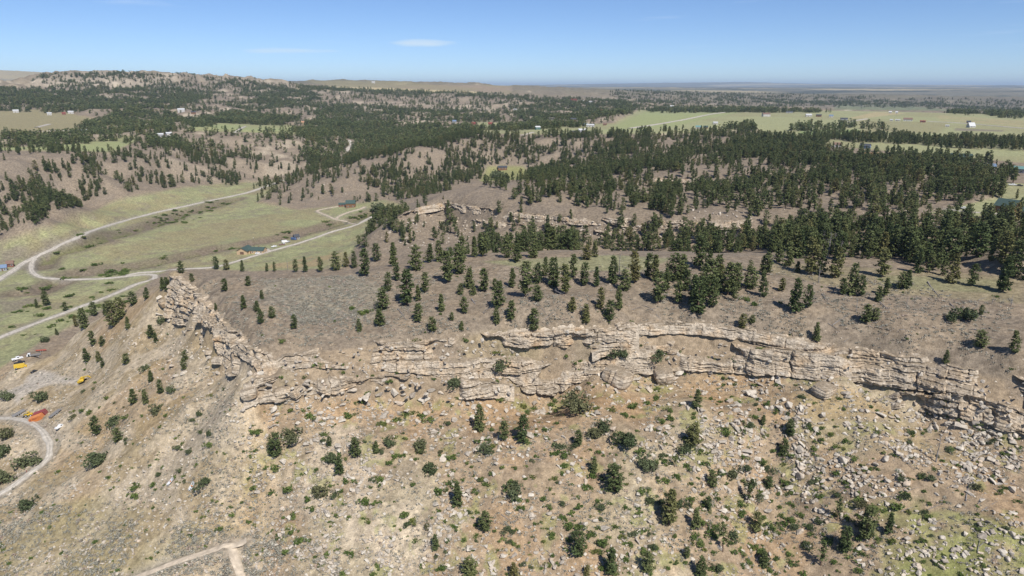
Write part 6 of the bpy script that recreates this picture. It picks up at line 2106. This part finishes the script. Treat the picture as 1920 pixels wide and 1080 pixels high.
# small loader behind the containers
e, k = stand('wheel_loader', 54, 780, 160, 'small yellow wheel loader left of the orange container', 'loader')
e.scale = (.8,) * 3
part('body', extrude([(-2.0, .7), (1.0, .7), (1.3, 1.0), (.2, 1.5), (-1.9, 1.6)], -.8, .8), 'paint_yellow', e, bevel=.05)
cb = part('cab', extrude([(-.5, 1.5), (.6, 1.35), (.5, 2.5), (-.5, 2.55)], -.65, .65), 'paint_yellow', e)
part('window', boxes([(-.35, .45, -.67, -.64, 1.7, 2.35), (-.35, .45, .64, .67, 1.7, 2.35)]), 'pane', cb)
part('arm', boxes([(.6, 2.4, -.6, -.45, .85, 1.1), (.6, 2.4, .45, .6, .85, 1.1)]), 'paint_yellow', e)
part('bucket', extrude([(2.3, .2), (3.2, .15), (3.1, .3), (2.6, .5), (2.5, 1.1), (2.25, 1.1)], -1.1, 1.1), 'steel', e)
wheels(e, (-1.2, 1.0), .85, .6, .4)

# flat trailers
for px, py, tn, mt, lb in ((36, 777, 8, 'steel', 'low grey flat trailer left of the wheel loader'), (77, 659, 6, 'paint_red', 'faded red flat trailer above the equipment yard'), (105, 777, 30, 'steel', 'rusty flat trailer right of the containers')):
    e, k = stand('flat_trailer', px, py, tn, lb, 'trailer', 'flat trailers in the equipment yard')
    part('deck', boxes([(-2.6, 2.6, -1.05, 1.05, .62, .78), (-2.6, 2.6, -1.05, -.98, .78, 1.0), (-2.6, 2.6, .98, 1.05, .78, 1.0)]), mt, e)
    part('drawbar', boxes([(2.6, 3.8, -.08, .08, .55, .68)]), 'steel', e)
    wheels(e, (-.4, .5), .98, .33, .22)
    slope_sit(e, 5, 2)

# two pale hull-like shells lying on the slope
for px, py, tn, lb in ((322, 904, 6, 'left one of two pale boat hulls lying on the western slope'), (362, 912, 26, 'right one of two pale boat hulls, rust stained, on the western slope')):
    e, k = stand('boat_hull', px, py, tn, lb, 'boat hull', 'boat hulls on the slope')
    V, F = [], []
    N, M = 12, 7
    for i in range(N):
        t = i / (N - 1) * 2 - 1
        wdt = .62 * (1 - abs(t) ** 2.6) + .03
        for j in range(M):
            a = math.pi * j / (M - 1)
            V.append((t * 1.55, math.cos(a) * wdt, .62 - math.sin(a) * .5 * (1 - abs(t) ** 3) + .18 * t * t))
    for i in range(N - 1):
        for j in range(M - 1):
            q = i * M + j
            F.append((q, q + 1, q + M + 1, q + M))
    part('hull', (V, F), 'paint_silver', e, smooth=True)
    part('gunwale', boxes([(-1.45, 1.45, -.66, -.60, .6, .66), (-1.45, 1.45, .60, .66, .6, .66)]), 'paint_white', e)
    part('seat', boxes([(-.15, .15, -.55, .55, .45, .5)]), 'paint_orange', e)
    slope_sit(e, 3, 1.2)

# pole with a transformer by the ranch, gate across the track
e, k = stand('utility_pole', 477, 463, 0, 'wooden utility pole behind the long ranch house', 'pole', rmin=400)
part('post', tube((0, 0, -.5), (0, 0, 9), .16, .11, 8), 'pole_wood', e)
part('crossarm', boxes([(-1.1, 1.1, -.06, .06, 8.2, 8.34)]), 'pole_wood', e)
part('lamp', boxes([(-.25, .25, -.25, .25, 8.8, 9.2)]), 'trim', e)
e, k = stand('gate', 38, 893, 20, 'low brown pipe gate across the gravel track', 'gate')
for s in (-1, 1):
    part('post', tube((s * 2.3, 0, -.3), (s * 2.3, 0, 1.4), .1, .1, 8), 'paint_maroon', e)
for z in (.4, .75, 1.1):
    part('rail', boxes([(-2.2, 2.2, -.03, .03, z - .03, z + .03)]), 'steel', e)
# round green tree by the canyon house
for i, (px, py, hp, lb) in enumerate(((943, 337, 24, 'round leafy tree in front of the canyon house'), (925, 333, 16, 'smaller leafy tree left of the round one by the canyon house'), (705, 396, 16, 'dark leafy tree at the creek below the two storey house'), (716, 392, 18, 'taller dark leafy tree at the creek below the two storey house'))):
    P_ = hit([px], [py], 500)
    h_ = float(px_height(P_, hp)[0])
    put_tree('leafy_tree', (JUNI[i % 4][0], JUNI[i % 4][1]), P_[0, 0], P_[0, 1], P_[0, 2] - .2, h_, 1.1, lb, 'tree', 'leafy trees near houses')

# ------------------------------------------------------------------ haze
me = mesh_from('haze', *boxes([(-65000, 65000, -300, 71000, -60, 420)]))
hz = link('haze', me, kind='stuff', label='thin pale blue haze over the far country')
m = bpy.data.materials.new('haze')
m.use_nodes = True
nt = m.node_tree
for n in list(nt.nodes):
    nt.nodes.remove(n)
ho = nt.nodes.new('ShaderNodeOutputMaterial')
hv = nt.nodes.new('ShaderNodeVolumePrincipled')
hv.inputs['Color'].default_value = (0.64, 0.81, 1.0, 1)
hv.inputs['Density'].default_value = 0.00004
hv.inputs['Anisotropy'].default_value = 0.0
nt.links.new(hv.outputs[0], ho.inputs['Volume'])
me.materials.append(m)
build_ground()
